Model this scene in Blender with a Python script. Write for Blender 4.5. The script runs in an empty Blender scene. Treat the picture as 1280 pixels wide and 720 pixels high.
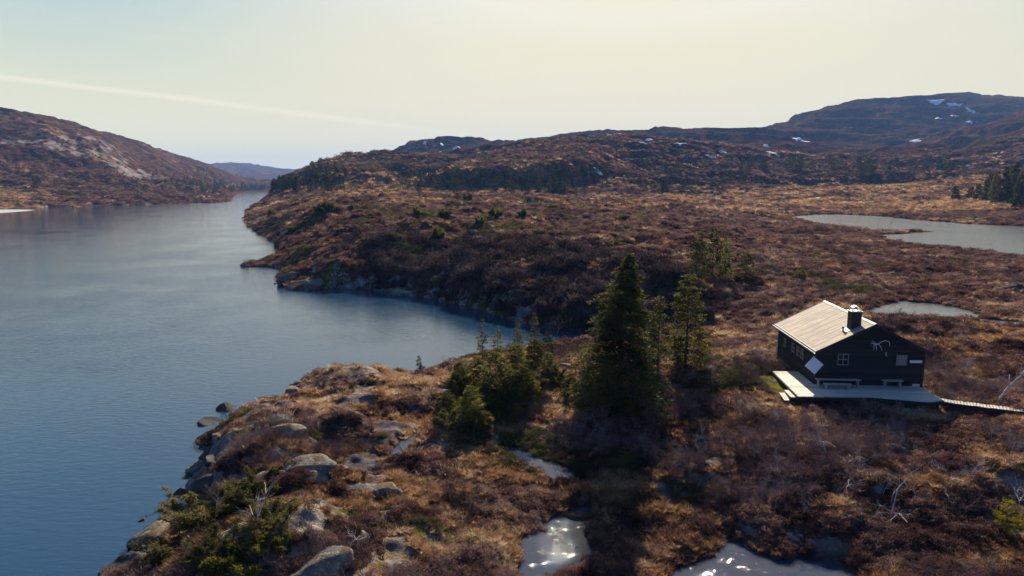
import bpy, math, random
import numpy as np
R = math.radians
rnd = random.Random(7)
rng = np.random.default_rng(11)

# ------------------------------------------------------------------ camera, sky, sun, exposure
sc = bpy.context.scene
H = 18.0; F = 853.0; TH = math.atan(132 / F)
cam_d = bpy.data.cameras.new('camera'); cam = bpy.data.objects.new('camera', cam_d)
sc.collection.objects.link(cam); sc.camera = cam
cam.location = (0, 0, H); cam.rotation_euler = (R(90) - TH, 0, 0)
cam_d.sensor_width = 36; cam_d.lens = 36 * F / 1280
cam_d.clip_start = 0.5; cam_d.clip_end = 60000
SUN_EL, SUN_AZ = 28.0, 10.5          # azimuth clockwise from +Y
sc.view_settings.view_transform = 'Standard'; sc.view_settings.look = 'None'
sc.view_settings.exposure = 1.45; sc.view_settings.gamma = 1.0
try: sc.view_settings.use_curve_mapping = False
except Exception: pass
sc.cycles.volume_bounces = 0; sc.cycles.max_bounces = 5
sc.cycles.diffuse_bounces = 2; sc.cycles.glossy_bounces = 2; sc.cycles.transmission_bounces = 3
sc.cycles.transparent_max_bounces = 6
sc.cycles.use_denoising = True

w = bpy.data.worlds.new('World'); sc.world = w; w.use_nodes = True
nt = w.node_tree; nt.nodes.clear()
def N(nt, t, **k):
    n = nt.nodes.new(t)
    for a, b in k.items(): setattr(n, a, b)
    return n
L = lambda nt, a, b: nt.links.new(a, b)
wo = N(nt, 'ShaderNodeOutputWorld'); bg = N(nt, 'ShaderNodeBackground')
sky = N(nt, 'ShaderNodeTexSky', sky_type='NISHITA'); sky.sun_disc = False
sky.sun_elevation = R(SUN_EL); sky.sun_rotation = R(SUN_AZ); sky.altitude = 300
sky.air_density = 1.0; sky.dust_density = 2.0; sky.ozone_density = 1.6
tc = N(nt, 'ShaderNodeTexCoord'); sep = N(nt, 'ShaderNodeSeparateXYZ'); L(nt, tc.outputs['Generated'], sep.inputs[0])
# pale milky veil of high thin cloud towards the horizon, denser around the sun
mr = N(nt, 'ShaderNodeMapRange', interpolation_type='SMOOTHSTEP'); L(nt, sep.outputs[2], mr.inputs[0])
mr.inputs[1].default_value = 0.16; mr.inputs[2].default_value = 0.60; mr.inputs[3].default_value = 1.0; mr.inputs[4].default_value = 0.05
sd_ = (math.sin(R(SUN_AZ)) * math.cos(R(SUN_EL)), math.cos(R(SUN_AZ)) * math.cos(R(SUN_EL)), math.sin(R(SUN_EL)))
dt = N(nt, 'ShaderNodeVectorMath', operation='DOT_PRODUCT'); L(nt, tc.outputs['Generated'], dt.inputs[0]); dt.inputs[1].default_value = sd_
gl = N(nt, 'ShaderNodeMapRange', interpolation_type='SMOOTHSTEP'); L(nt, dt.outputs['Value'], gl.inputs[0])
gl.inputs[1].default_value = 0.70; gl.inputs[2].default_value = 1.0
veil = N(nt, 'ShaderNodeMixRGB'); L(nt, gl.outputs[0], veil.inputs[0])
vh = N(nt, 'ShaderNodeMapRange', interpolation_type='SMOOTHSTEP'); L(nt, sep.outputs[2], vh.inputs[0]); vh.inputs[1].default_value = .02; vh.inputs[2].default_value = .30
vb = N(nt, 'ShaderNodeMixRGB'); L(nt, vh.outputs[0], vb.inputs[0]); vb.inputs[1].default_value = (0.90, 0.82, 0.52, 1); vb.inputs[2].default_value = (0.36, 0.56, 0.60, 1); L(nt, vb.outputs[0], veil.inputs[1])
veil.inputs[2].default_value = (0.88, 0.80, 0.58, 1)
# thin contrail streaks
mp = N(nt, 'ShaderNodeMapping'); L(nt, tc.outputs['Generated'], mp.inputs[0])
mp.inputs['Rotation'].default_value = (0, R(-9), 0); mp.inputs['Scale'].default_value = (1.0, 1.0, 26.0)
ns = N(nt, 'ShaderNodeTexNoise'); L(nt, mp.outputs[0], ns.inputs[0]); ns.inputs['Scale'].default_value = 1.3; ns.inputs['Detail'].default_value = 5
cr = N(nt, 'ShaderNodeMapRange'); L(nt, ns.outputs[0], cr.inputs[0]); cr.inputs[1].default_value = .5; cr.inputs[2].default_value = .8; cr.inputs[3].default_value = 0; cr.inputs[4].default_value = .10
# one long vapour trail: great circle through two directions
def pdir(px, py):
    dx = (px - 640) / F; dy = (360 - py) / F
    d = np.array([dx, math.cos(TH) + dy * math.sin(TH), -math.sin(TH) + dy * math.cos(TH)]); return d / np.linalg.norm(d)
nrm = np.cross(pdir(0, 95), pdir(560, 165)); nrm /= np.linalg.norm(nrm)
td = N(nt, 'ShaderNodeVectorMath', operation='DOT_PRODUCT'); L(nt, tc.outputs['Generated'], td.inputs[0]); td.inputs[1].default_value = tuple(nrm)
wob = N(nt, 'ShaderNodeMath', operation='MULTIPLY_ADD'); L(nt, ns.outputs[0], wob.inputs[0]); wob.inputs[1].default_value = .012; L(nt, td.outputs['Value'], wob.inputs[2])
wob2 = N(nt, 'ShaderNodeMath', operation='SUBTRACT'); L(nt, wob.outputs[0], wob2.inputs[0]); wob2.inputs[1].default_value = .006
ab = N(nt, 'ShaderNodeMath', operation='ABSOLUTE'); L(nt, wob2.outputs[0], ab.inputs[0])
tr = N(nt, 'ShaderNodeMapRange', interpolation_type='SMOOTHSTEP'); L(nt, ab.outputs[0], tr.inputs[0])
tr.inputs[1].default_value = 0.0; tr.inputs[2].default_value = .006; tr.inputs[3].default_value = .5; tr.inputs[4].default_value = 0
fx = N(nt, 'ShaderNodeMapRange', interpolation_type='SMOOTHSTEP'); L(nt, sep.outputs[0], fx.inputs[0])
fx.inputs[1].default_value = .02; fx.inputs[2].default_value = -.28
tm = N(nt, 'ShaderNodeMath', operation='MULTIPLY'); L(nt, tr.outputs[0], tm.inputs[0]); L(nt, fx.outputs[0], tm.inputs[1])
ta = N(nt, 'ShaderNodeMath', operation='ADD'); L(nt, tm.outputs[0], ta.inputs[0]); L(nt, cr.outputs[0], ta.inputs[1])
vm = N(nt, 'ShaderNodeMixRGB'); L(nt, ta.outputs[0], vm.inputs[0]); L(nt, veil.outputs[0], vm.inputs[1]); vm.inputs[2].default_value = (1.0, .90, .68, 1)
STR = 0.06
vs = N(nt, 'ShaderNodeVectorMath', operation='SCALE'); L(nt, vm.outputs[0], vs.inputs[0]); vs.inputs['Scale'].default_value = 1.0 / STR * 0.40
tint = N(nt, 'ShaderNodeMixRGB', blend_type='MULTIPLY'); tint.inputs[0].default_value = 1; L(nt, sky.outputs[0], tint.inputs[1]); tint.inputs[2].default_value = (0.34, 0.57, 0.95, 1)
mx = N(nt, 'ShaderNodeMixRGB'); sw = N(nt, 'ShaderNodeMapRange', interpolation_type='SMOOTHSTEP'); L(nt, dt.outputs['Value'], sw.inputs[0]); sw.inputs[1].default_value = 0.; sw.inputs[2].default_value = .5; sw.inputs[3].default_value = .12
vf = N(nt, 'ShaderNodeMath', operation='MULTIPLY'); L(nt, mr.outputs[0], vf.inputs[0]); L(nt, sw.outputs[0], vf.inputs[1]); vg = N(nt, 'ShaderNodeMath', operation='MAXIMUM'); L(nt, vf.outputs[0], vg.inputs[0]); L(nt, gl.outputs[0], vg.inputs[1]); L(nt, vg.outputs[0], mx.inputs[0]); L(nt, tint.outputs[0], mx.inputs[1]); L(nt, vs.outputs[0], mx.inputs[2])
L(nt, mx.outputs[0], bg.inputs[0]); bg.inputs[1].default_value = STR; L(nt, bg.outputs[0], wo.inputs[0])

sun_d = bpy.data.lights.new('sun', 'SUN'); sun = bpy.data.objects.new('sun', sun_d); sc.collection.objects.link(sun)
sun_d.energy = 5.0; sun_d.angle = R(0.53); sun_d.color = (1, .86, .68)
sun.rotation_euler = (R(90 - SUN_EL), 0, R(180 - SUN_AZ))
HAZE = 0.85e-4

# ------------------------------------------------------------------ helpers
C = sc.collection
def tag(o, label=None, cat=None, group=None, kind=None):
    if label: o['label'] = label
    if cat: o['category'] = cat
    if group: o['group'] = group
    if kind: o['kind'] = kind
    return o
def mesh_np(name, V, Fc, mat=None, smooth=False):
    """V (n,3); Fc list of arrays (m,k) faces of equal size"""
    me = bpy.data.meshes.new(name)
    V = np.asarray(V, np.float32)
    if not isinstance(Fc, list): Fc = [Fc]
    Fc = [np.asarray(f, np.int32) for f in Fc if len(f)]
    loops = np.concatenate([f.ravel() for f in Fc]); cnt = np.concatenate([np.full(len(f), f.shape[1], np.int32) for f in Fc])
    me.vertices.add(len(V)); me.vertices.foreach_set('co', V.ravel())
    me.loops.add(len(loops)); me.loops.foreach_set('vertex_index', loops)
    me.polygons.add(len(cnt)); st = np.concatenate([[0], np.cumsum(cnt)[:-1]]).astype(np.int32)
    me.polygons.foreach_set('loop_start', st); me.polygons.foreach_set('loop_total', cnt)
    if smooth: me.polygons.foreach_set('use_smooth', np.ones(len(cnt), bool))
    me.update(calc_edges=True); me.validate()
    if mat: me.materials.append(mat)
    return me
def obj(name, me, parent=None, loc=None, link=True):
    o = bpy.data.objects.new(name, me)
    if link: C.objects.link(o)
    if parent: o.parent = parent
    if loc is not None: o.location = loc
    return o
def empty(name, loc, rz=0):
    o = bpy.data.objects.new(name, None); C.objects.link(o); o.location = loc; o.rotation_euler.z = rz; o.empty_display_size = .3
    return o
class MB:
    def __init__(s): s.v = []; s.f = []
    def box(s, x0, x1, y0, y1, z0, z1, M=None):
        b = len(s.v)
        P = [(x, y, z) for z in (z0, z1) for x, y in ((x0, y0), (x1, y0), (x1, y1), (x0, y1))]
        if M is not None: P = [tuple(M(p)) for p in P]
        s.v += P; s.f += [tuple(b + i for i in q) for q in ((3, 2, 1, 0), (4, 5, 6, 7), (0, 1, 5, 4), (1, 2, 6, 5), (2, 3, 7, 6), (3, 0, 4, 7))]
    def prism(s, prof, y0, y1, M=None):
        """prof: list (x,z) counter-clockwise seen from -y; extruded y0..y1"""
        b = len(s.v); n = len(prof)
        P = [(x, y0, z) for x, z in prof] + [(x, y1, z) for x, z in prof]
        if M is not None: P = [tuple(M(p)) for p in P]
        s.v += P; s.f.append(tuple(b + i for i in range(n))); s.f.append(tuple(b + n + i for i in range(n - 1, -1, -1)))
        for i in range(n): j = (i + 1) % n; s.f.append((b + j, b + i, b + n + i, b + n + j))
    def tube(s, pts, rad, n=6):
        pts = [np.array(p, float) for p in pts]; b = len(s.v)
        if not hasattr(rad, '__len__'): rad = [rad] * len(pts)
        for i, p in enumerate(pts):
            d = pts[min(i + 1, len(pts) - 1)] - pts[max(i - 1, 0)]; d /= np.linalg.norm(d) + 1e-9
            a = np.cross(d, (0, 0, 1) if abs(d[2]) < .9 else (1, 0, 0)); a /= np.linalg.norm(a); c = np.cross(d, a)
            for k in range(n):
                t = 2 * math.pi * k / n; s.v.append(tuple(p + rad[i] * (math.cos(t) * a + math.sin(t) * c)))
        for i in range(len(pts) - 1):
            for k in range(n):
                k2 = (k + 1) % n; s.f.append((b + i * n + k, b + i * n + k2, b + (i + 1) * n + k2, b + (i + 1) * n + k))
        s.f.append(tuple(b + k for k in range(n - 1, -1, -1))); e = b + (len(pts) - 1) * n; s.f.append(tuple(e + k for k in range(n)))
    def mesh(s, name, mat, smooth=False):
        me = bpy.data.meshes.new(name); me.from_pydata([tuple(map(float, v)) for v in s.v], [], s.f); me.update()
        if mat: me.materials.append(mat)
        if smooth: me.polygons.foreach_set('use_smooth', [True] * len(me.polygons))
        return me
    def build(s, name, mat, parent=None, smooth=False): return obj(name, s.mesh(name, mat, smooth), parent)

# ------------------------------------------------------------------ noise
def hsh(i, j, seed):
    h = (i.astype(np.int64) * 374761393 + j.astype(np.int64) * 668265263 + int(seed) * 974634777) & 0x7fffffff
    h = ((h ^ (h >> 13)) * 1274126177) & 0x7fffffff
    return ((h ^ (h >> 16)) & 0xffff) / 65535.0
def vnoise(x, y, seed=0):
    xi = np.floor(x); yi = np.floor(y); fx = x - xi; fy = y - yi; xi = xi.astype(np.int64); yi = yi.astype(np.int64)
    r = 0
    def g(a, b, dx, dy):
        t = hsh(a, b, seed) * 2 * math.pi; return np.cos(t) * dx + np.sin(t) * dy
    u = fx * fx * fx * (fx * (fx * 6 - 15) + 10); v = fy * fy * fy * (fy * (fy * 6 - 15) + 10)
    n00 = g(xi, yi, fx, fy); n10 = g(xi + 1, yi, fx - 1, fy); n01 = g(xi, yi + 1, fx, fy - 1); n11 = g(xi + 1, yi + 1, fx - 1, fy - 1)
    return (n00 * (1 - u) + n10 * u) * (1 - v) + (n01 * (1 - u) + n11 * u) * v * 1.0
def fbm(x, y, seed, o=3):
    r = 0; a = 1
    for k in range(o): r = r + a * vnoise(x * 2 ** k + 17.3 * k, y * 2 ** k - 9.1 * k, seed + k); a *= .5
    return r
def sstep(x, a, b):
    t = np.clip((x - a) / (b - a), 0, 1); return t * t * (3 - 2 * t)

# ------------------------------------------------------------------ terrain control
def ray(px, py):
    dx = (px - 640) / F; dy = (360 - py) / F
    return dx, math.cos(TH) + dy * math.sin(TH), -math.sin(TH) + dy * math.cos(TH)
def unz(px, py, z):
    a, b, c = ray(px, py); t = (z - H) / c; return (a * t, b * t)
def und(px, py, D):
    a, b, c = ray(px, py); t = D / b; return (a * t, D, H + c * t)

shore_pen = [(378,241),(352,247),(325,255),(308,265),(306,278),(316,287),(330,295),(342,304),(348,312),(347,321),(330,323),(305,330),(306,333),(330,333),(346,335),(345,345),(350,356),(372,364),(400,361),(420,360),(450,361),(500,366),(550,375),(600,388),(640,400),(668,407),(700,412),(745,414)]
shore_fg = [(745,424),(690,430),(640,435),(600,441),(560,455),(535,464),(520,468),(480,473),(440,478),(400,486),(350,498),(310,510),(285,522),(262,538),(250,552),(256,565),(243,585),(236,602),(240,622),(235,645),(205,655),(188,665),(168,690),(150,722)]
shore_left = [(374,240),(340,240.2),(308,240.6),(296,243),(288,247),(290,250),(284,252),(262,253.5),(240,253),(200,255),(150,256.5),(110,257.5),(96,258.5),(60,258.6),(50,259.5),(25,260),(0,261)]
Lk = [unz(x, y, 0) for x, y in shore_left[::-1]] + [unz(x, y, 0) for x, y in shore_pen] + [unz(x, y, 0) for x, y in shore_fg]
Lk += [(-19, 24), (-22, 16), (-30, 5), (-45, -60), (-900, -60), (-900, 330), (-480, 430)]
Lk = np.array(Lk)
ponds = {}
def pond(name, lvl, px, wb): ponds[name] = (lvl, np.array([unz(a, b, lvl) for a, b in px]), wb)
pond('big', 3.0, [(1001,271),(1024,268.7),(1060,268.7),(1100,271),(1122,274),(1162,277),(1201,280),(1280,284),(1400,291),(1500,300),(1500,345),(1400,333),(1280,320.5),(1235,312.5),(1185,309),(1150,305),(1120,299),(1114,294.5),(1140,292.8),(1168,291),(1171,289),(1150,286.8),(1115,289),(1080,285),(1047,282),(1017,277.5)], 6)
pond('small', 3.4, [(1079,391),(1100,385),(1130,377.5),(1170,380.5),(1195,385),(1215,392),(1224,402),(1205,396),(1180,398),(1150,396),(1120,394),(1095,392.5)], 1.2)
pond('stream', 3.5, [(1228,400),(1260,402),(1300,404),(1300,408),(1262,406.5),(1232,404)], .8)
pond('spot', 3.9, [(1258,345),(1276,343),(1278,346),(1262,348)], .8)
pond('spotb', 3.6, [(1194,365.5),(1206,365),(1216,368.5),(1203,369)], .6)
pond('channel', 1.3, [(633,559.6),(648,562),(666.6,572),(676,576),(691,580),(709,587),(719,599),(703,598),(691,597),(679,589),(663,582),(648,570)], .5)
pond('puddle', 1.0, [(689,651),(702,645),(715,642),(738,644),(734,656),(724,664),(731,677),(741,689),(721,703),(703,712),(679,722),(660,735),(652,722),(657,695),(654,686),(660,671),(673,666),(688,668)], .5)
pond('puddleb', 1.1, [(716,637),(738,632),(741,637),(722,641)], .3)
pond('mire', 1.0, [(838,722),(860,708),(880,703),(895,697),(906,688),(911,675),(925,680),(943,692),(960,698),(975,702),(990,705),(1000,700),(1013,700),(1044,704),(1062,718),(1066,745),(960,755),(850,750)], .5)
pond('wet', 1.6, [(483,570),(500,552),(521,543),(528,546),(512,560),(496,572)], .25)
pond('bog', 5.0, [(815,247.2),(900,246.6),(905,247.8),(830,248.6)], 3)

ctl = []
def cz(*l):
    for px, py, z in l: x, y = unz(px, py, z); ctl.append((x / y, math.log(y), z / y))
def cd(*l):
    for px, py, D in l: x, y, z = und(px, py, D); ctl.append((x / y, math.log(y), z / y))
def cw(*l):
    for x, y, z in l: ctl.append((x / y, math.log(y), z / y))
for P in (shore_pen, shore_fg, shore_left):
    cz(*[(x, y, .25) for x, y in P[::2]])
# foreground
cd((440,456,57),(470,459,58),(405,468,54),(360,483,51),(500,463,60))
cz((320,512,2.0),(285,545,1.9),(262,590,1.8),(262,640,1.8),(215,690,1.8),(190,715,1.5))
cz((420,500,2.6),(480,500,2.0),(540,480,1.6),(330,570,2.9),(400,560,2.4),(480,560,1.8),(520,600,1.6),(330,640,2.8),(300,700,2.8),(420,640,2.4),(380,700,3.0),(440,715,2.8),(560,660,1.5),(600,620,1.5),(640,540,1.5),(600,710,1.5),(570,520,1.8),(560,470,1.2),(600,470,2.3),(640,470,2.7),(690,455,3.1),(720,440,.7),(690,440,.6),(640,500,2.4),(690,500,2.3),(740,520,2.5),(790,500,2.9),(840,460,3.1),(880,450,3.3),(920,470,3.4),(800,430,1.3),(900,420,2.0),(850,395,1.2))
cz((960,490,3.5),(1000,440,3.3),(1080,450,3.6),(1180,440,3.6),(1280,430,3.6),(1000,400,3.2),(1150,420,3.5),(970,520,3.1),(1080,520,3.2),(1200,520,3.6),(1280,530,3.8),(1280,480,3.9),(900,540,2.6),(800,570,2.0),(720,560,1.4),(850,640,1.6),(780,640,1.3),(780,700,1.3),(900,640,1.6),(1000,600,2.6),(1100,560,3.1),(1100,590,3.3),(1230,600,3.2),(1160,640,2.4),(1280,660,2.4),(1000,660,1.5),(1100,690,1.4),(1250,710,1.6),(960,690,1.2),(700,620,1.2),(640,660,1.3),(700,720,1.2))
cw((0,14,1.5),(15,14,1.8),(-10,14,2),(0,9,1.5),(30,20,2),(-12,24,2.4))
# middle headland
cd((440,300,138),(480,301,134),(540,307,127),(600,315,114),(660,321,106),(720,328,100),(790,336,95),(860,346,89))
cz((430,330,4.0),(390,330,3.0),(400,350,2.0),(380,300,4),(350,275,4.5),(330,262,3.0),(345,315,1.5),(420,290,7),(460,345,3.2),(560,352,2.9),(640,372,2.9),(720,386,2.9),(330,328,.4),(780,405,1.6))
cd((400,262,210),(400,248,330),(440,246,340),(500,270,190),(560,285,150),(640,262,240),(640,242,420),(560,243,400),(500,244,380),(700,247,400),(760,252,330),(850,251,380),(640,290,150),(720,290,150),(800,290,155),(720,268,220),(800,268,230),(880,262,280))
cz((940,250,6.0),(1000,255,5.0),(1100,262,4.0),(1000,262,3.6),(1200,272,3.8),(1270,276,4.2),(900,275,5.5),(960,275,3.8),(950,290,4),(1000,300,3.8),(1060,297,3.6),(1100,315,3.9),(1150,330,3.9),(1200,340,4.0),(1270,335,3.7),(1000,340,3.9),(900,330,5.0),(940,350,3.9),(900,365,2.8),(1100,360,3.8),(1190,355,3.9),(1270,362,4.2),(1050,375,3.6),(1150,370,3.6),(960,380,2.8),(1260,385,3.8),(1230,415,3.7))
# bluffs and hills of the middle and right
cd((384,216,560),(405,204,600),(420,196,640),(436,191.5,680),(467,190.5,760),(430,235,450),(480,236,470),(500,215,600),(560,240,480),(560,215,640),(500,192,820),(560,190,900),(610,187,920),
   (600,244,470),(660,240,490),(720,240,500),(660,228,500),(700,225,505),(760,240,500),(800,243,500),(870,244,500),(940,240,480),(665,173,900),(707,172,950),(740,171,1000),(640,190,800),(600,200,540),(640,196,545),(700,192,550),(740,190,620),(800,212,680),(800,180,760),(860,212,690),(860,182,770),(900,212,690),(900,186,770),
   (511,179.5,1500),(555,175.5,1550),(592,180,1500),(530,188,1300),(633,181,1300),(757,164.5,1400),(786,161,1450),(814,165,1400),(853,165,1350),(876,162,1400),(904,164,1400),(932,165,1300),(850,176,1050),
   (962,157.5,1700),(999,146.5,1800),(1027,139,1850),(1072,127.5,1900),(1100,123,1950),(1139,118.3,2000),(1168,120,2000),(1201,122,2000),(1229,125,2000),(1280,123,2000),(1400,126,2000),
   (960,178,1150),(1040,165,1550),(1100,150,1700),(1160,140,1800),(1089,182,950),(1148,183,920),(1229,180,880),(1280,176,860),(1060,186,960),(1120,203,800),(1200,203,760),(1280,205,700),(1020,187,980),(1000,205,760),
   (1246,149,1350),(1280,133.5,1400),(1200,163,1250),(1160,176,1120),(1240,172,1020),(1400,110,1350),(1000,222,640),(1080,222,620),(1180,225,580),(1240,230,480),(1280,238,420),(960,235,520),(1050,240,480),(1150,246,430),(1230,250,380),(1300,250,330),(1400,240,330))
for (px, py, D) in ((440,190,900),(480,189,1050),(707,171,1250),(660,172,1150),(511,179,2300),(592,180,2300),(757,165,2200),(853,165,2200),(932,166,2200),(1000,147,2700),(1100,124,2800),(1200,123,2900),(1280,124,2900),(1246,150,1600),(1280,135,1650),(1140,184,1150),(1230,181,1060)):
    cd((px, py + 14, D))
# left hill
cd((0,137.5,1000),(47,145.5,1020),(94,156.5,1050),(125,167,1060),(137,171.5,1200),(181,182,1350),(219,195,1500),(250,203,1700),(281,217,1850),(303,228,2000),(-100,128,950),(-250,140,800),
   (0,185,760),(60,190,780),(120,205,780),(0,235,580),(60,238,590),(120,242,600),(180,246,620),(240,247,660),(275,248,680),(180,205,1050),(220,220,1000),(250,232,950),(280,237,1000),(200,238,800),(300,237,1400),(330,238.5,1500),(372,239,1500))
cd((0,150,1500),(100,170,1500),(200,200,1900),(290,230,2400))
cd((262,205,4600),(297,204,4600),(325,208,4500),(341,213,4300),(358,219,4100),(369,215.5,4500),(387,214,4500),(400,214,4600),(200,206,4600),(300,220,3300),(350,229,3000),(380,229,2800))
cd((300,215,7000),(380,222,7000),(640,190,7000),(1000,170,7000),(100,215,7000),(1280,170,7000),(-200,180,7000))
ctl = np.array(ctl)
AN = .5
def _build_grid():
    P = np.stack([ctl[:, 0], ctl[:, 1] * AN], 1); S = ctl[:, 2]
    # drop near duplicates
    keep = []
    for i in range(len(P)):
        if all(np.hypot(*(P[i] - P[j])) > .006 for j in keep): keep.append(i)
    P = P[keep]; S = S[keep]
    D = np.hypot(P[:, None, 0] - P[None, :, 0], P[:, None, 1] - P[None, :, 1])
    A = D + np.eye(len(P)) * -0.0006; n = len(P)
    M = np.zeros((n + 1, n + 1)); M[:n, :n] = -A; M[:n, n] = 1; M[n, :n] = 1
    c = np.linalg.solve(M, np.append(S, 0))
    gu = np.linspace(-1.5, 1.5, 480); gv = np.linspace(math.log(8), math.log(9500), 460)
    U, V = np.meshgrid(gu, gv); out = np.empty(U.size); u = U.ravel(); v = V.ravel() * AN
    for i in range(0, u.size, 20000):
        s = slice(i, i + 20000)
        out[s] = -np.hypot(u[s, None] - P[None, :, 0], v[s, None] - P[None, :, 1]) @ c[:n] + c[n]
    return gu, gv, out.reshape(U.shape)
GU, GV, GS = _build_grid()
k = np.array([1, 2, 1]) / 4.
GS[1:-1] = .25 * GS[:-2] + .5 * GS[1:-1] + .25 * GS[2:]; GS[:, 1:-1] = .25 * GS[:, :-2] + .5 * GS[:, 1:-1] + .25 * GS[:, 2:]
def base(x, y):
    yy = np.maximum(y, 8.5); u = np.clip(x / yy, -1.49, 1.49); v = np.log(yy)
    a = (u - GU[0]) / (GU[1] - GU[0]); b = (v - GV[0]) / (GV[1] - GV[0]); b = np.clip(b, 0, len(GV) - 1.001)
    i = np.clip(a.astype(int), 0, len(GU) - 2); j = b.astype(int); fa = a - i; fb = b - j
    s = (GS[j, i] * (1 - fa) + GS[j, i + 1] * fa) * (1 - fb) + (GS[j + 1, i] * (1 - fa) + GS[j + 1, i + 1] * fa) * fb
    return s * yy
def sdist(x, y, poly):
    """signed distance, positive outside"""
    d = np.full(x.shape, 1e18); ins = np.zeros(x.shape, bool); n = len(poly)
    for i in range(n):
        ax, ay = poly[i]; bx, by = poly[(i + 1) % n]; ex = bx - ax; ey = by - ay; wx = x - ax; wy = y - ay
        t = np.clip((wx * ex + wy * ey) / (ex * ex + ey * ey + 1e-12), 0, 1)
        d = np.minimum(d, (wx - ex * t) ** 2 + (wy - ey * t) ** 2)
        c = ((ay > y) != (by > y)); 
        with np.errstate(divide='ignore', invalid='ignore'): xi = ax + (y - ay) * ex / (ey if ey != 0 else 1e-12)
        ins ^= c & (x < xi)
    d = np.sqrt(d); return np.where(ins, -d, d)
# cabin frame of reference
CX, CY, CZ, YAW = 24.83, 45.56, 4.01, -0.0724
def cabin_local(x, y):
    dx = x - CX; dy = y - CY; return dx * math.cos(YAW) + dy * math.sin(YAW), -dx * math.sin(YAW) + dy * math.cos(YAW)
def cabin_world(a, b, z=0):
    return (CX + a * math.cos(YAW) - b * math.sin(YAW), CY + a * math.sin(YAW) + b * math.cos(YAW), CZ + z)
def terrain(x, y, full=False):
    x = np.asarray(x, float); y = np.asarray(y, float); shp = x.shape; x = x.ravel(); y = y.ravel()
    D = np.maximum(y, 9)
    wob = np.minimum(.02 * D, 3.5)
    nn = fbm(x / (wob * 3 + .5) if False else x / 3.0, y / 3.0, 3, 2) * np.minimum(1.0, 60 / D) * .9 + fbm(x / 14, y / 14, 5, 2) * sstep(D, 60, 150) * 2.0
    sd = sdist(x, y, Lk) + nn
    z = base(x, y)
    near = 1 - sstep(D, 110, 260)
    # hummocks and outcrops at world scales
    h1 = fbm(x / 1.7, y / 1.5, 21, 2); h2 = fbm(x / 6.5, y / 5.5, 31, 3); h3 = fbm(x / 24, y / 20, 41, 3); h4 = fbm(x / 90, y / 80, 51, 4); h5 = fbm(x / 340, y / 280, 61, 3)
    rid = 1 - np.abs(fbm(x / 9.0, y / 7.0, 71, 3)) * 2
    rid2 = 1 - np.abs(fbm(x / 70, y / 55, 81, 4)) * 2
    flat = sstep(np.hypot(x - 24, (y - 46)), 7, 16)
    moor = sstep(x / D, .28, .42) * sstep(D, 60, 80)          # boggy flats on the right stay lower
    n = h1 * .42 * near + (h2 * .95 + (rid - .6) * .40) * (1 - sstep(D, 300, 700)) * (1 - .45 * moor) + (h3 * 2.3 + (1 - np.abs(fbm(x / 30, y / 22, 241, 3)) * 2 - .6) * 1.2) * sstep(D, 65, 150) * (1 - .6 * moor) \
        + (h4 * 7 + (rid2 - .7) * 5) * sstep(D, 380, 750) * 1.0 + h5 * 22 * sstep(D, 900, 1800)
    tm_ = sstep(z, 9, 22) * sstep(D, 420, 560) * sstep(x / D, -.34, -.26) * (1 - sstep(D, 2600, 3200))
    def stairs(q, c): f = q - np.floor(q); return np.floor(q) + sstep(f, c, 1.)
    wz_ = z + n
    st1 = 34 * stairs((wz_ + 34 * fbm(x / 520, y / 420, 211, 4)) / 34, .55) - 34 * fbm(x / 520, y / 420, 211, 4)
    st2 = 13 * stairs((wz_ + 16 * fbm(x / 170, y / 170, 221, 4)) / 13, .5) - 16 * fbm(x / 170, y / 170, 221, 4)
    kq = sstep(fbm(x / 210, y / 300, 231, 2), -.35, .25)
    n = n + tm_ * ((.7 * kq * (st1 - wz_) + .2 * (st2 - wz_)) + 2.) * .9
    n = n * (.25 + .75 * flat)
    n = n * (.35 + .65 * sstep(z, .3, 2.5))
    z = z + n
    z = np.maximum(z, .12 + .1 * h1)
    wd = (.7 + .4 * sstep(D, 60, 90)) + .012 * D
    s = sstep(sd, -.3 * wd, wd)
    zl = np.where(sd > 0, .05 + (z - .05) * s, np.maximum(-2.5, sd * .6 - .05))
    z = np.where(sd > -.3 * wd, zl, np.maximum(-2.5, -.3 * wd * .6 - .3))
    wet = np.zeros_like(z)
    for nm, (lv, P, wb) in ponds.items():
        mn = P.min(0) - wb * 3 - 2; mxx = P.max(0) + wb * 3 + 2
        m = (x > mn[0]) & (x < mxx[0]) & (y > mn[1]) & (y < mxx[1])
        if not m.any(): continue
        xs = x[m]; ys = y[m]
        sp = sdist(xs, ys, P) + fbm(xs / (wb * 1.5), ys / (wb * 1.5), 91, 3) * wb * .45 - wb * .4
        zz = z[m]; kk = sstep(sp, 0, wb * 2.2)
        zo = lv + .04 + np.maximum(zz - lv - .04, -.02) * kk * 1.0; zo = np.where(kk > .99, zz, zo)
        zz = np.where(sp > 0, np.where(zz < lv, lv + .05 + (zz - lv - .05) * sstep(sp, wb, wb * 3), zo), lv + np.maximum(sp * .3, -.35) - .01)
        z[m] = zz; wet[m] = np.maximum(wet[m], 1 - sstep(sp, 0, wb * 1.6))
    # levelled ground under cabin, deck and boardwalk
    a, b = cabin_local(x, y)
    dk = np.maximum(np.maximum(-7.2 - a, a - 5.2), np.maximum(-3.6 - b, b - 10))
    kd = 1 - sstep(dk, 0, 2.5)
    z = np.where(kd > 0, z * (1 - kd) + kd * (CZ - .42 + .25 * h1 - .08 * np.maximum(0, -b)), z)
    if not full: return z.reshape(shp)
    return z.reshape(shp), sd.reshape(shp), wet.reshape(shp)

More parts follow.
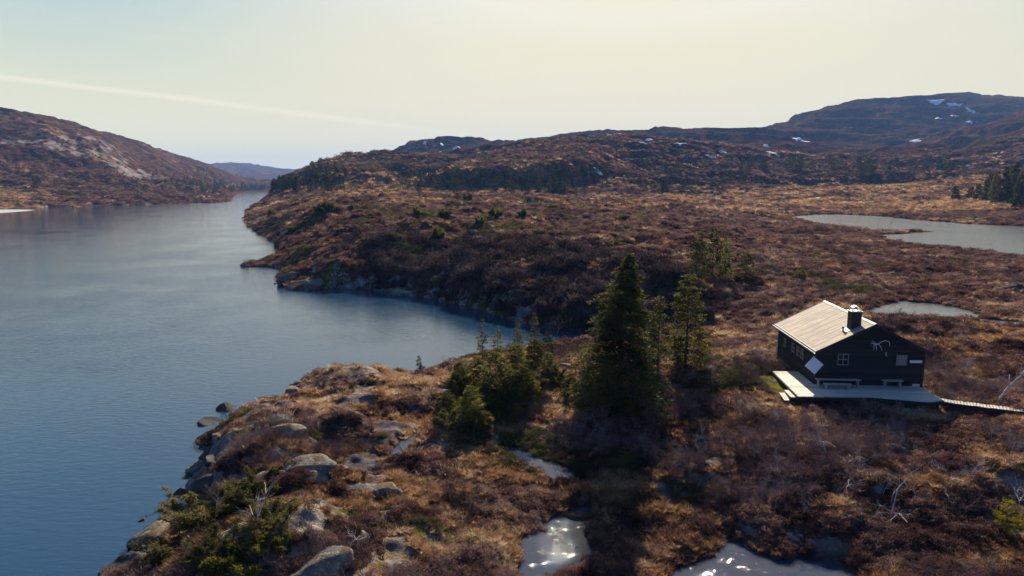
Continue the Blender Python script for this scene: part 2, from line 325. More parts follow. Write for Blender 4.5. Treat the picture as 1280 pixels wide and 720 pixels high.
# ------------------------------------------------------------------ materials
def pmat(name, build):
    m = bpy.data.materials.new(name); m.use_nodes = True; t = m.node_tree; t.nodes.clear()
    out = N(t, 'ShaderNodeOutputMaterial'); build(t, out); return m
def noise(t, sc_, det=4, vec=None, rough=.6, dist=0):
    n = N(t, 'ShaderNodeTexNoise'); n.inputs['Scale'].default_value = sc_; n.inputs['Detail'].default_value = det; n.inputs['Roughness'].default_value = rough; n.inputs['Distortion'].default_value = dist
    if vec is not None: L(t, vec, n.inputs['Vector'])
    return n.outputs[0]
def ramp(t, fac, stops):
    r = N(t, 'ShaderNodeValToRGB'); L(t, fac, r.inputs[0]); e = r.color_ramp.elements
    while len(e) < len(stops): e.new(.5)
    for i, (p, c) in enumerate(stops): e[i].position = p; e[i].color = (*c, 1)
    return r.outputs[0]
def mixc(t, fac, a, b, bt='MIX'):
    n = N(t, 'ShaderNodeMixRGB', blend_type=bt)
    if isinstance(fac, float): n.inputs[0].default_value = fac
    else: L(t, fac, n.inputs[0])
    for i, q in ((1, a), (2, b)):
        if isinstance(q, tuple): n.inputs[i].default_value = (*q, 1)
        else: L(t, q, n.inputs[i])
    return n.outputs[0]
def mrange(t, v, a, b, c=0., d=1.):
    n = N(t, 'ShaderNodeMapRange'); L(t, v, n.inputs[0]); n.inputs[1].default_value = a; n.inputs[2].default_value = b; n.inputs[3].default_value = c; n.inputs[4].default_value = d
    return n.outputs[0]
def math_(t, op, a, b):
    n = N(t, 'ShaderNodeMath', operation=op)
    for i, q in ((0, a), (1, b)):
        if isinstance(q, (int, float)): n.inputs[i].default_value = q
        else: L(t, q, n.inputs[i])
    return n.outputs[0]
def bump(t, h, st, dist):
    n = N(t, 'ShaderNodeBump'); n.inputs['Strength'].default_value = st; n.inputs['Distance'].default_value = dist; L(t, h, n.inputs['Height']); return n.outputs[0]
def princ(t, out, col, rough=.9, nrm=None, spec=.2):
    p = N(t, 'ShaderNodeBsdfPrincipled')
    if isinstance(col, tuple): p.inputs['Base Color'].default_value = (*col, 1)
    else: L(t, col, p.inputs['Base Color'])
    p.inputs['Roughness'].default_value = rough; p.inputs['Specular IOR Level'].default_value = spec
    if nrm is not None: L(t, nrm, p.inputs['Normal'])
    L(t, p.outputs[0], out.inputs[0]); return p
def pos(t): return N(t, 'ShaderNodeNewGeometry').outputs['Position']
def objc(t): return N(t, 'ShaderNodeTexCoord').outputs['Object']

HEATH = [(.25, (.022, .013, .015)), (.5, (.080, .045, .042)), (.75, (.19, .125, .105))]
GRASS = [(.25, (.11, .058, .036)), (.5, (.21, .125, .075)), (.78, (.42, .31, .20))]
def g_ground(t, out):
    P = pos(t)
    at = N(t, 'ShaderNodeAttribute', attribute_name='mask'); s = N(t, 'ShaderNodeSeparateColor'); L(t, at.outputs['Color'], s.inputs[0])
    n1 = noise(t, 1.6, 8, P, .7); n2 = noise(t, .23, 6, P, .65); n3 = noise(t, .03, 5, P, .6); n4 = noise(t, 7, 4, P, .7)
    f = math_(t, 'ADD', math_(t, 'MULTIPLY', n1, .6), math_(t, 'MULTIPLY', n2, .4))
    heath = ramp(t, f, HEATH); grass = ramp(t, f, GRASS)
    moss = ramp(t, f, [(.3, (.035, .040, .012)), (.7, (.14, .13, .035))])
    rock = ramp(t, n1, [(.3, (.05, .048, .05)), (.5, (.15, .14, .135)), (.7, (.36, .33, .29))])
    wl = lambda m, k: mrange(t, math_(t, 'ADD', m, math_(t, 'MULTIPLY', math_(t, 'SUBTRACT', n2, .5), k)), .42, .58)
    far_shade = N(t, 'ShaderNodeAttribute', attribute_name='hill').outputs['Fac']
    c = mixc(t, wl(s.outputs[1], 1.2), heath, grass)
    c = mixc(t, wl(s.outputs[2], 1.2), c, moss)
    c = mixc(t, far_shade, c, mixc(t, 1., c, (.46, .42, .42), 'MULTIPLY'))  # far ground colour darkened to stand for self-shadowing between plants
    c = mixc(t, mrange(t, math_(t, 'ADD', s.outputs[0], math_(t, 'MULTIPLY', math_(t, 'SUBTRACT', n1, .5), 1.4)), .45, .56), c, rock)
    c = mixc(t, 1., c, ramp(t, noise(t, .11, 5, P, .6), [(.35, (.55, .55, .62)), (.62, (1.35, 1.25, 1.2))]), 'MULTIPLY')
    c = mixc(t, math_(t, 'MULTIPLY', at.outputs['Alpha'], .8), c, (.03, .018, .012))
    hb = math_(t, 'ADD', n4, math_(t, 'MULTIPLY', n1, 2.5))
    princ(t, out, c, 1., bump(t, hb, .9, .22), 0.)
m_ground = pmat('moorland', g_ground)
def g_foliage(cols, trans=.35, sc_=3.):
    def f(t, out):
        g = N(t, 'ShaderNodeObjectInfo'); n = noise(t, sc_, 3, objc(t)); m = math_(t, 'ADD', math_(t, 'MULTIPLY', n, .7), math_(t, 'MULTIPLY', g.outputs['Random'], .4))
        wn_ = math_(t, 'ADD', math_(t, 'MULTIPLY', noise(t, .35, 4, pos(t)), 1.2), math_(t, 'MULTIPLY', noise(t, .06, 4, pos(t)), 1.0)); m = math_(t, 'ADD', m, math_(t, 'SUBTRACT', wn_, 1.14))
        c = ramp(t, m, cols)
        d = N(t, 'ShaderNodeBsdfDiffuse'); L(t, c, d.inputs[0]); tr_ = N(t, 'ShaderNodeBsdfTranslucent'); L(t, c, tr_.inputs[0])
        mxs = N(t, 'ShaderNodeMixShader'); mxs.inputs[0].default_value = trans; L(t, d.outputs[0], mxs.inputs[1]); L(t, tr_.outputs[0], mxs.inputs[2]); L(t, mxs.outputs[0], out.inputs[0])
    return f
m_heather = pmat('heather', g_foliage([(.2, (.030, .016, .018)), (.5, (.100, .056, .052)), (.8, (.22, .145, .125))], .4))
m_grass = pmat('dry_grass', g_foliage([(.2, (.14, .076, .040)), (.5, (.30, .172, .088)), (.8, (.50, .38, .25))], .45))
m_moss = pmat('low_juniper', g_foliage([(.2, (.022, .026, .012)), (.5, (.055, .055, .026)), (.8, (.12, .11, .04))], .3))
m_spruce = pmat('spruce_needles', g_foliage([(.25, (.018, .024, .012)), (.5, (.046, .054, .020)), (.8, (.11, .11, .036))], .42, 1.2))
m_pine = pmat('pine_needles', g_foliage([(.25, (.035, .042, .014)), (.5, (.085, .088, .026)), (.8, (.16, .145, .042))], .45, 1.2))
m_olive = pmat('olive_needles', g_foliage([(.25, (.05, .05, .018)), (.5, (.09, .085, .03)), (.8, (.16, .135, .045))], .45, 1.2))
m_yellow = pmat('yellow_needles', g_foliage([(.25, (.12, .10, .012)), (.5, (.26, .21, .025)), (.8, (.38, .30, .04))], .4, 2))
m_far = pmat('far_needles', g_foliage([(.25, (.025, .032, .014)), (.5, (.045, .052, .02)), (.8, (.08, .08, .03))], .25, .3))
m_twig = pmat('twigs', g_foliage([(.25, (.10, .06, .052)), (.5, (.17, .11, .10)), (.8, (.27, .20, .18))], .0))
m_scrub = pmat('pale_twigs', g_foliage([(.25, (.20, .15, .14)), (.5, (.32, .26, .24)), (.8, (.46, .40, .37))], .0))
m_bark = pmat('bark', lambda t, o: princ(t, o, ramp(t, noise(t, 9, 5, objc(t)), [(.3, (.05, .035, .028)), (.7, (.16, .12, .10))]), .95))
m_birch = pmat('birch_bark', lambda t, o: princ(t, o, ramp(t, noise(t, 5, 5, objc(t)), [(.35, (.22, .17, .15)), (.55, (.52, .46, .42))]), .9))
def g_rock(t, out):
    P = pos(t); n1 = noise(t, .9, 8, P, .7, .4); n2 = noise(t, 5, 6, P, .7)
    nz = N(t, 'ShaderNodeSeparateXYZ'); L(t, N(t, 'ShaderNodeNewGeometry').outputs['Normal'], nz.inputs[0])
    c = ramp(t, n1, [(.3, (.035, .035, .038)), (.5, (.11, .106, .10)), (.7, (.28, .255, .215))])
    c = mixc(t, mrange(t, n2, .55, .62, 0, .6), c, (.42, .40, .30))
    mm = math_(t, 'MULTIPLY', mrange(t, nz.outputs[2], .75, .95), mrange(t, n1, .48, .56))
    c = mixc(t, mm, c, (.085, .055, .03))
    princ(t, out, c, .9, bump(t, math_(t, 'ADD', n1, math_(t, 'MULTIPLY', n2, .3)), .8, .25), .08)
m_rock = pmat('lichen_rock', g_rock)
def g_darkrock(t, out):
    P = pos(t); n1 = noise(t, 2, 8, P, .7, .4)
    princ(t, out, ramp(t, n1, [(.3, (.025, .025, .028)), (.6, (.075, .07, .068))]), .9, bump(t, n1, .8, .2), .06)
m_darkrock = pmat('wet_rock', g_darkrock)
def ruf(t, P, n2):
    s = N(t, 'ShaderNodeSeparateXYZ'); L(t, P, s.inputs[0])
    a = mrange(t, math_(t, 'ADD', s.outputs[0], math_(t, 'MULTIPLY', s.outputs[1], -.30)), -34, -70, 0., 1.)     # open water to the left is ruffled, the cove lies calm
    b = mrange(t, s.outputs[1], 60, 260, 1., .45)
    return math_(t, 'ADD', .05, math_(t, 'MULTIPLY', math_(t, 'MULTIPLY', mrange(t, n2, .35, .6, .45, 1.), 1.), math_(t, 'MULTIPLY', math_(t, 'ADD', math_(t, 'MULTIPLY', a, .65), .3), b)))
def g_water(deep, sx, sy, st, dist, rough):
    def f(t, out):
        P = pos(t); mp = N(t, 'ShaderNodeMapping'); L(t, P, mp.inputs[0]); mp.inputs['Scale'].default_value = (sx, sy, 1); mp.inputs['Rotation'].default_value = (0, 0, R(25))
        n1 = noise(t, 1.0, 4, mp.outputs[0], .6, .3); n2 = noise(t, .05, 4, P, .6)
        b = bump(t, math_(t, 'MULTIPLY', n1, ruf(t, P, n2)), st, dist)
        p = princ(t, out, deep, rough, b, .95); p.inputs['IOR'].default_value = 1.33
    return f
m_lake = pmat('lake_water', g_water((.010, .034, .070), .9, 2.4, 1.0, .08, .03))
m_pond = pmat('pond_water', g_water((.06, .07, .078), .8, 1.6, 1., .34, .16))
def g_glint(t, out):
    P = pos(t); n1 = noise(t, 34, 2, P, .6, .3); n2 = noise(t, 1.6, 3, P, .6)
    p = princ(t, out, (.022, .032, .06), .02, bump(t, math_(t, 'MULTIPLY', n1, mrange(t, n2, .55, .68, .004, 1.)), 1., .014), .5); p.inputs['IOR'].default_value = 1.33
m_puddle = pmat('puddle_water', g_glint)
m_snow = pmat('old_snow', lambda t, o: princ(t, o, ramp(t, noise(t, .2, 4, pos(t)), [(.3, (.70, .72, .74)), (.7, (.86, .87, .88))]), .8))

# ------------------------------------------------------------------ terrain mesh
UU = np.concatenate([np.linspace(-1.35, -.86, 60, endpoint=False), np.linspace(-.86, .86, 1000), np.linspace(.86, 1.35, 60)[1:]])
YY = np.concatenate([np.exp(np.linspace(math.log(9), math.log(26), 50, endpoint=False)), np.exp(np.linspace(math.log(26), math.log(420), 640, endpoint=False)), np.exp(np.linspace(math.log(420), math.log(2100), 330, endpoint=False)), np.exp(np.linspace(math.log(2100), math.log(7800), 70))])
GX = UU[None, :] * YY[:, None]; GY = np.repeat(YY[:, None], len(UU), 1)
GZ, GSD, GW = terrain(GX, GY, True)
nr, nc = GZ.shape
idx = np.arange(nr * nc).reshape(nr, nc)
quads = np.stack([idx[:-1, :-1], idx[:-1, 1:], idx[1:, 1:], idx[1:, :-1]], -1).reshape(-1, 4)
def masks(x, y, z=None, sd=None, slope=None):
    D = np.maximum(y, 9)
    a = fbm(x / 5, y / 4, 101, 3); b = fbm(x / 26, y / 18, 111, 3); c = fbm(x / 13, y / 9, 121, 3); e = fbm(x / 120, y / 80, 131, 3); g5 = fbm(x / 3.2, y / 2.4, 141, 3)
    k = sstep(D, 60, 300); u = x / D
    grass = .5 + .75 * (a * (1 - k) + b * k * .6 + e * k * .7)
    # tawny grass: the near knoll, the bog flats beyond the ponds
    grass += .16 * (1 - sstep(np.hypot((x + 6) / 14, (y - 46) / 18), .6, 1.1)) + .12 * sstep(D, 230, 320) * (1 - sstep(D, 480, 620)) * sstep(u, .12, .3)
    grass -= .22 * sstep(D, 60, 90) * (1 - sstep(D, 230, 400))
    grass -= .24 * sstep(D, 450, 700)
    moss_mid = .16 * sstep(D, 110, 150) * (1 - sstep(D, 300, 380)) * (1 - sstep(u, .1, .25))
    moss_mid = moss_mid + .17 * sstep(D, 380, 450) * (1 - sstep(D, 800, 950)) * sstep(u, -.34, -.3) * (1 - sstep(u, -.06, .04))
    rock_near = .17 * (1 - sstep(D, 52, 70)) * (1 - sstep(x, -10, -2))
    moss = .30 + moss_mid + .7 * c + .12 * (1 - sstep(np.hypot((x - 19) / 7, (y - 47) / 9), .5, 1))
    rock = .26 + .55 * g5 * (1 - k) + .5 * c * k - .16 * sstep(D, 300, 700)
    if slope is not None: rock = rock + (.45 * (1 - sstep(D, 62, 85)) + .10) * sstep(slope, .45, 1.1)
    rock = rock + rock_near
    if sd is not None: rock = rock + (.22 - .14 * sstep(D, 60, 80)) * (1 - sstep(sd, .5, 2.2))
    # pale scree slabs on the left hill
    for (px, py, DD, rr) in ((130, 196, 850, 55), (20, 192, 800, 45), (75, 200, 830, 30), (145, 205, 840, 40), (110, 175, 930, 60), (180, 222, 900, 30)):
        X, Y, _ = und(px, py, DD)
        rock = rock + .42 * (1 - sstep(np.hypot((x - X), (y - Y) / 2.2), rr * .3, rr)) * (.5 + 2.2 * np.maximum(fbm(x / 22, y / 30, 151, 3), 0))
    return rock, grass, moss
gy_, gx_ = np.gradient(GZ); slope = np.abs(gy_) / np.maximum(np.gradient(GY, axis=0), 1e-6) ; slope = np.maximum(slope, np.abs(gx_) / np.maximum(np.gradient(GX, axis=1), 1e-6))
rk, gr, ms = masks(GX.ravel(), GY.ravel(), GZ.ravel(), GSD.ravel(), slope.ravel())
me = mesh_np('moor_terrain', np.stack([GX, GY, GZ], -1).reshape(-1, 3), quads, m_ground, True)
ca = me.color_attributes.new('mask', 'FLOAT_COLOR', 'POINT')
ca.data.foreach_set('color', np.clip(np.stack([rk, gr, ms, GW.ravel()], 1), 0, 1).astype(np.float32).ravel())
far_shade_attr = me.attributes.new('hill', 'FLOAT', 'POINT'); far_shade_attr.data.foreach_set('value', (sstep(GY, 380, 640) * (1 - .35 * (GX / GY < -.3))).ravel().astype(np.float32))  # distance mask for the plant shade painted into the far ground
terr = tag(obj('terrain', me), kind='structure')

# pixel -> first hit with the ground
_DS = np.exp(np.linspace(math.log(20), math.log(6000), 1400))
def hit(px, py):
    a, b, c = ray(px, py); x = a / b * _DS; z = H + c / b * _DS
    g = terrain(x, _DS); i = np.argmax(g > z)
    if not (g > z).any(): return None
    if i == 0: return (x[0], _DS[0], g[0])
    return (x[i], _DS[i], max(g[i], 0))
def hits(pts): return [hit(*p) for p in pts]

# ------------------------------------------------------------------ water
def water(name, poly, z, m, grow=0.):
    P = np.array(poly); c = P.mean(0)
    if grow:
        q = []
        n = len(P)
        area = sum(P[i][0] * P[(i + 1) % n][1] - P[(i + 1) % n][0] * P[i][1] for i in range(n)); sg = 1 if area > 0 else -1
        for i in range(n):
            e = P[(i + 1) % n] - P[i - 1]; e = e / (np.linalg.norm(e) + 1e-9); q.append(P[i] + sg * grow * np.array([e[1], -e[0]]))
        P = np.array(q)
    me = bpy.data.meshes.new(name); me.from_pydata([(x, y, z) for x, y in P], [], [tuple(range(len(P)))]); me.update(); me.materials.append(m)
    return tag(obj(name, me), kind='structure')
me = bpy.data.meshes.new('lake'); me.from_pydata([(-1500, -80, 0), (14, -80, 0), (14, 100, 0), (60, 130, 0), (60, 1700, 0), (-1500, 1700, 0)], [], [(0, 1, 2, 3, 4, 5)]); me.update(); me.materials.append(m_lake)
tag(obj('lake', me), kind='structure')
for nm, (lv, P, wb) in ponds.items():
    n_ = {'big': 'pond', 'small': 'pond', 'stream': 'stream', 'bog': 'pond'}.get(nm, 'puddle')
    mn = P.min(0) - wb * .9; mxx = P.max(0) + wb * .9
    water(n_, P, lv, m_pond if nm in ('big', 'small', 'bog', 'stream', 'spot', 'spotb') else m_puddle, wb * .75)

# ------------------------------------------------------------------ plant generators
def quads_from(cent, ax, sd, ln, wd):
    """rhombus leaves"""
    V = np.stack([cent, cent + ax * ln[:, None] * .5 + sd * wd[:, None] * .5, cent + ax * ln[:, None], cent + ax * ln[:, None] * .5 - sd * wd[:, None] * .5], 1)
    n = len(cent); return V.reshape(-1, 3), np.arange(4 * n).reshape(n, 4)
def unit(v): return v / (np.linalg.norm(v, axis=-1, keepdims=True) + 1e-9)
def conifer(h, r, whorls, per, leaf, seed, dens=1., sparse=0., low=.06, power=.85, droop=.25, lean=(0, 0), mat=None, gap=0.0):
    g = np.random.default_rng(seed); cs = []; ax = []; ln = []; wd = []
    tb = MB(); pts = []
    for i in range(9):
        q = i / 8; pts.append((lean[0] * q * q + .04 * h * .2 * math.sin(q * 5 + seed), lean[1] * q * q, h * q))
    tb.tube(pts, [max(.012, h * .016 * (1 - q / 8.4)) for q in range(9)], 7)
    sector = g.random(8) * .5 + .75
    for i in range(whorls):
        q = low + (1 - low) * ((i + g.random() * .8) / whorls) ** 1.0
        R_ = r * (1 - q) ** power * (.72 + .5 * g.random()) + .02 * h * .3
        if q < low + .10: R_ *= .75
        for b in range(per):
            if g.random() < gap: continue
            a = g.random() * 2 * math.pi; Rb = R_ * (.6 + .5 * g.random()) * sector[int(a / (2 * math.pi) * 8) % 8]
            d = np.array([math.cos(a), math.sin(a), 0]); z0 = h * q; up = .28 * q - .05
            m = max(5, int(dens * Rb / leaf * 5.6)); t = np.sqrt(g.random(m)) * .95 + .05
            if sparse: t = .35 + .65 * t
            c0 = np.outer(t * Rb, d); c0[:, 2] = z0 + Rb * (up * t - droop * t * t + .12 * t ** 4)
            lat = np.array([-d[1], d[0], 0]); wl = (g.random(m) - .5) * Rb * .50 * (1 - .55 * t); c0 += np.outer(wl, lat); c0[:, 2] -= np.abs(wl) * .25
            c0[:, :2] += np.array(lean) * q * q; c0 += g.normal(0, leaf * .25, (m, 3))
            A = unit(np.outer(np.ones(m), d) * .8 + np.outer(np.sign(wl) * .7, lat) + g.normal(0, .35, (m, 3)) + np.array([0, 0, -.15]))
            cs.append(c0); ax.append(A); ln.append(leaf * (.7 + .7 * g.random(m))); wd.append(leaf * (.42 + .35 * g.random(m)))
            if i % 2 == 0: tb.tube([(lean[0] * q * q, lean[1] * q * q, z0), tuple(np.array([lean[0] * q * q, lean[1] * q * q, z0]) + d * Rb * .8 + np.array([0, 0, Rb * (up * .8 - droop * .64)]))], [h * .0028, h * .001], 3)
    cs = np.concatenate(cs); ax = np.concatenate(ax); ln = np.concatenate(ln); wd = np.concatenate(wd)
    sdv = unit(np.cross(ax, g.normal(0, 1, ax.shape) * .5 + np.array([0, 0, 1.0])))
    V, Q = quads_from(cs, ax, sdv, ln, wd)
    return tb.mesh('trunk', m_bark, True), mesh_np('crown', V, Q, mat or m_spruce)
def bushpine(h, r, stems, tufts, leaf, seed, mat=None, tall=.5):
    """spreading pine: several crooked stems with needle tufts at branch ends"""
    g = np.random.default_rng(seed); tb = MB(); cs = []; ax = []; ln = []
    for s in range(stems):
        a = g.random() * 6.28; rr = r * (.15 + .85 * math.sqrt(g.random())); hh = h * (tall + (1 - tall) * g.random()) * (1 - .35 * rr / r)
        p0 = np.array([math.cos(a) * rr * .25, math.sin(a) * rr * .25, 0]); p1 = np.array([math.cos(a) * rr, math.sin(a) * rr, hh])
        mid = (p0 + p1) / 2 + g.normal(0, .12 * r, 3); tb.tube([p0 - (0, 0, .2), mid, p1], [.022 * h, .016 * h, .006 * h], 5)
        nt_ = int(tufts)
        for k in range(nt_):
            q = .18 + .82 * g.random(); c = (p0 * (1 - q) ** 2 + mid * 2 * q * (1 - q) + p1 * q * q)
            b = unit(g.normal(0, 1, 3) * np.array([1, 1, .45])) * (.10 + .34 * (1.15 - q)) * h * .75 * (.4 + g.random() * .6); b[2] = abs(b[2]) * .35
            e = c + b; tb.tube([c, e], [.005 * h, .002 * h], 3)
            m = 26; dd = unit(g.normal(0, 1, (m, 3)) + unit(b) * .5 + np.array([0, 0, .45])); cs.append(np.repeat(e[None], m, 0) - unit(b)[None] * (g.random((m, 1)) * leaf * 2.0) + g.normal(0, leaf * .25, (m, 3))); ax.append(dd); ln.append(leaf * (.6 + .6 * g.random(m)))
    cs = np.concatenate(cs); ax = np.concatenate(ax); ln = np.concatenate(ln)
    V, Q = quads_from(cs, ax, unit(np.cross(ax, g.normal(0, 1, ax.shape))), ln, ln * .28)
    return tb.mesh('trunk', m_bark, True), mesh_np('crown', V, Q, mat or m_pine)
def bare_tree(h, spread, seed, r0=.02, depth=4, kids=4, mat=None, n=3, lean=0.):
    g = np.random.default_rng(seed); mb = MB()
    def grow(p, d, l, r, k):
        pts = [p]; q = p.copy(); dd = d.copy()
        for i in range(3): dd = unit(dd + g.normal(0, .20, 3)); q = q + dd * l / 3; pts.append(q.copy())
        mb.tube(pts, [r, r * .85, r * .7, r * .5], n + (2 if k == depth else 0))
        if k == 0: return
        for j in range(kids):
            i = g.integers(1, 4); nd = unit(dd + g.normal(0, .55, 3) * spread + np.array([0, 0, .12])); grow(pts[i], nd, l * (.5 + .25 * g.random()), r * .55, k - 1)
    for s in range(int(1)): grow(np.array([0., 0, -.1]), unit(np.array([lean, 0, 1.])), h * .5, r0 * h, depth)
    return mb.mesh('branches', mat or m_twig)
# ------------------------------------------------------------------ ground cover (stuff)
def tuft_mesh(name, n, rad, hgt, wd, seed, mat, curve=.5, dome=.0):
    g = np.random.default_rng(seed)
    a = g.random(n) * 6.283; rr = np.sqrt(g.random(n)) * rad; hh = hgt * (.5 + .7 * g.random(n)) * (1 - dome * (rr / rad) ** 2)
    p0 = np.stack([np.cos(a) * rr, np.sin(a) * rr, np.full(n, -.05)], 1); out = unit(np.stack([np.cos(a), np.sin(a), np.zeros(n)], 1) + g.normal(0, .7, (n, 3)) * np.array([1, 1, 0]))
    mid = p0 + out * (curve * .35 * hh)[:, None] + np.array([0, 0, 1]) * (hh * .6)[:, None]; tip = p0 + out * (curve * hh)[:, None] + np.array([0, 0, 1]) * hh[:, None]
    s = unit(np.cross(out, np.array([0, 0, 1.])) + g.normal(0, .5, (n, 3))) * (wd * (.6 + .8 * g.random(n)))[:, None]
    V = np.stack([p0 - s * .5, p0 + s * .5, mid + s * .5, mid - s * .5, tip], 1).reshape(-1, 3); i = np.arange(n)[:, None] * 5
    return mesh_np(name, V, [i + np.array([[0, 1, 2, 3]]), i + np.array([[3, 2, 4]])], mat)
def leafball(name, n, rad, hgt, leaf, seed, mat, wr=.6):
    g = np.random.default_rng(seed); d = unit(g.normal(0, 1, (n, 3))); d[:, 2] = np.abs(d[:, 2]); q = .55 + .5 * g.random(n) ** .6
    lump = 1 + .25 * np.sin(d[:, 0] * 5 + seed) * np.cos(d[:, 1] * 4)
    c = d * np.array([rad, rad, hgt]) * (q * lump)[:, None]; A = unit(d + g.normal(0, .6, (n, 3)) + np.array([0, 0, .3]))
    V, Q = quads_from(c, A, unit(np.cross(A, g.normal(0, 1, (n, 3)))), leaf * (.6 + .8 * g.random(n)), leaf * wr * (.5 + g.random(n) * .7))
    return mesh_np(name, V, Q, mat)
def scatter(name, P, S, variants, label, cat, kind='stuff', tilt=.12):
    P = np.asarray(P, np.float32); n = len(P)
    me = bpy.data.meshes.new(name); me.vertices.add(n); me.vertices.foreach_set('co', P.ravel())
    ro = np.stack([rng.normal(0, tilt, n), rng.normal(0, tilt, n), rng.random(n) * 6.283], 1).astype(np.float32)
    a = me.attributes.new('rot', 'FLOAT_VECTOR', 'POINT'); a.data.foreach_set('vector', ro.ravel())
    a = me.attributes.new('scl', 'FLOAT', 'POINT'); a.data.foreach_set('value', np.asarray(S, np.float32))
    a = me.attributes.new('var', 'INT', 'POINT'); a.data.foreach_set('value', rng.integers(0, len(variants), n).astype(np.int32))
    o = obj(name, me)
    ng = bpy.data.node_groups.new(name, 'GeometryNodeTree')
    ng.interface.new_socket('Geometry', in_out='INPUT', socket_type='NodeSocketGeometry'); ng.interface.new_socket('Geometry', in_out='OUTPUT', socket_type='NodeSocketGeometry')
    gi = ng.nodes.new('NodeGroupInput'); go = ng.nodes.new('NodeGroupOutput'); jn = ng.nodes.new('GeometryNodeJoinGeometry')
    def attr(nm, ty):
        q = ng.nodes.new('GeometryNodeInputNamedAttribute'); q.data_type = ty; q.inputs[0].default_value = nm; return q.outputs[0]
    for k, vm_ in enumerate(variants):
        src = bpy.data.objects.new(name + '_source', vm_)
        ip = ng.nodes.new('GeometryNodeInstanceOnPoints'); ob = ng.nodes.new('GeometryNodeObjectInfo'); ob.inputs[0].default_value = src; ob.inputs['As Instance'].default_value = True
        cmp_ = ng.nodes.new('FunctionNodeCompare'); cmp_.data_type = 'INT'; cmp_.operation = 'EQUAL'
        L(ng, attr('var', 'INT'), cmp_.inputs[2]); cmp_.inputs[3].default_value = k
        L(ng, gi.outputs[0], ip.inputs['Points']); L(ng, cmp_.outputs[0], ip.inputs['Selection']); L(ng, ob.outputs['Geometry'], ip.inputs['Instance'])
        e2r = ng.nodes.new('FunctionNodeEulerToRotation'); L(ng, attr('rot', 'FLOAT_VECTOR'), e2r.inputs[0]); L(ng, e2r.outputs[0], ip.inputs['Rotation'])
        L(ng, attr('scl', 'FLOAT'), ip.inputs['Scale']); L(ng, ip.outputs[0], jn.inputs[0])
    L(ng, jn.outputs[0], go.inputs[0])
    md = o.modifiers.new('scatter', 'NODES'); md.node_group = ng
    return tag(o, label, cat, None, kind)
# sample positions evenly over the view fan
NS = 230000
u = rng.uniform(-.92, .92, NS); s_ = rng.random(NS); v = math.log(24) + (math.log(900) - math.log(24)) * s_ ** 1.12
y = np.exp(v); x = u * y
z, sdn, wt = terrain(x, y, True)
e = .3 + .004 * y
sl = np.abs(terrain(x + e, y) - z) / e; sl = np.maximum(sl, np.abs(terrain(x, y + e) - z) / e)
rk, gr, ms = masks(x, y, z, sdn, sl)
a_, b_ = cabin_local(x, y)
free = (sdn > .15) & (wt < .92) & ~((a_ > -6.8) & (a_ < 3.7) & (b_ > -3.2) & (b_ < 3.95)) & ~((a_ > -3.95) & (a_ < 3.95) & (b_ > 0) & (b_ < 9.4)) & ~((a_ > 2) & (a_ < 14) & (np.abs(b_ + 2.9 + (a_ - 3) * .55) < .9))
free &= (rk + .3 * fbm(x / 1.3, y / 1.3, 171, 2) < .47)
jit = rng.normal(0, .10, NS)
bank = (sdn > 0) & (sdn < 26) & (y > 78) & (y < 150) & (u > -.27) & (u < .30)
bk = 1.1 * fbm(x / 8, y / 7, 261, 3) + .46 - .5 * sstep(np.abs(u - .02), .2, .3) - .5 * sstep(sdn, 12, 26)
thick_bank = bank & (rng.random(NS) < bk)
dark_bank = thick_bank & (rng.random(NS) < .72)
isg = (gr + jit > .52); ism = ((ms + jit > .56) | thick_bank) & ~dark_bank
PP = np.stack([x, y, z - .02], 1)
size = (y / 40) ** .62 * rng.uniform(.55, 1.25, NS)
size[thick_bank] *= rng.uniform(.9, 2.2, thick_bank.sum())
heath_v = [tuft_mesh('heather_tuft', 150, .30, .26, .035, 1, m_heather, .5, .6), tuft_mesh('heather_tuft', 130, .24, .34, .035, 2, m_heather, .5, .5), leafball('heather_clump', 220, .38, .24, .075, 3, m_heather), leafball('heather_clump', 200, .30, .30, .07, 4, m_heather)]
grass_v = [tuft_mesh('grass_tuft', 90, .22, .26, .022, 5, m_grass, .9), tuft_mesh('grass_tuft', 80, .28, .20, .024, 6, m_grass, 1.2), tuft_mesh('grass_tuft', 70, .16, .34, .02, 7, m_grass, .7)]
moss_v = [leafball('juniper_mat', 260, .42, .22, .07, 8, m_moss), leafball('juniper_mat', 220, .32, .30, .06, 9, m_moss)]
m_h = free & ~isg & ~ism & ~dark_bank; m_g = free & isg & ~ism & ~dark_bank; m_m = free & ism
thin = rng.random(NS) < np.where(m_m, .6, .9)
scatter('heather', PP[m_h & thin], size[m_h & thin], heath_v, 'reddish brown heather covering the moor', 'heather')
scatter('dry_grass', PP[m_g & thin], size[m_g & thin], grass_v, 'tawny dry grass growing between the heather', 'grass')
scatter('low_juniper', PP[m_m & thin], size[m_m & thin] * .9, moss_v, 'dull green low shrub cover on the moor', 'ground cover')
m_plum = pmat('shaded_heath_leaves', g_foliage([(.2, (.016, .012, .015)), (.5, (.045, .032, .036)), (.8, (.10, .075, .075))], .2))  # plum scrub leaves, colour darkened to carry the shade on the bank
scatter('shaded_heath', PP[free & dark_bank], size[free & dark_bank], [leafball('heath_bush', 240, .40, .34, .075, 12, m_plum), leafball('heath_bush', 220, .34, .42, .07, 13, m_plum), tuft_mesh('heath_bush', 170, .34, .5, .035, 14, m_plum, .4, .5)], 'plum brown heath and scrub on the bank across the cove, coloured darker for shade', 'heath')
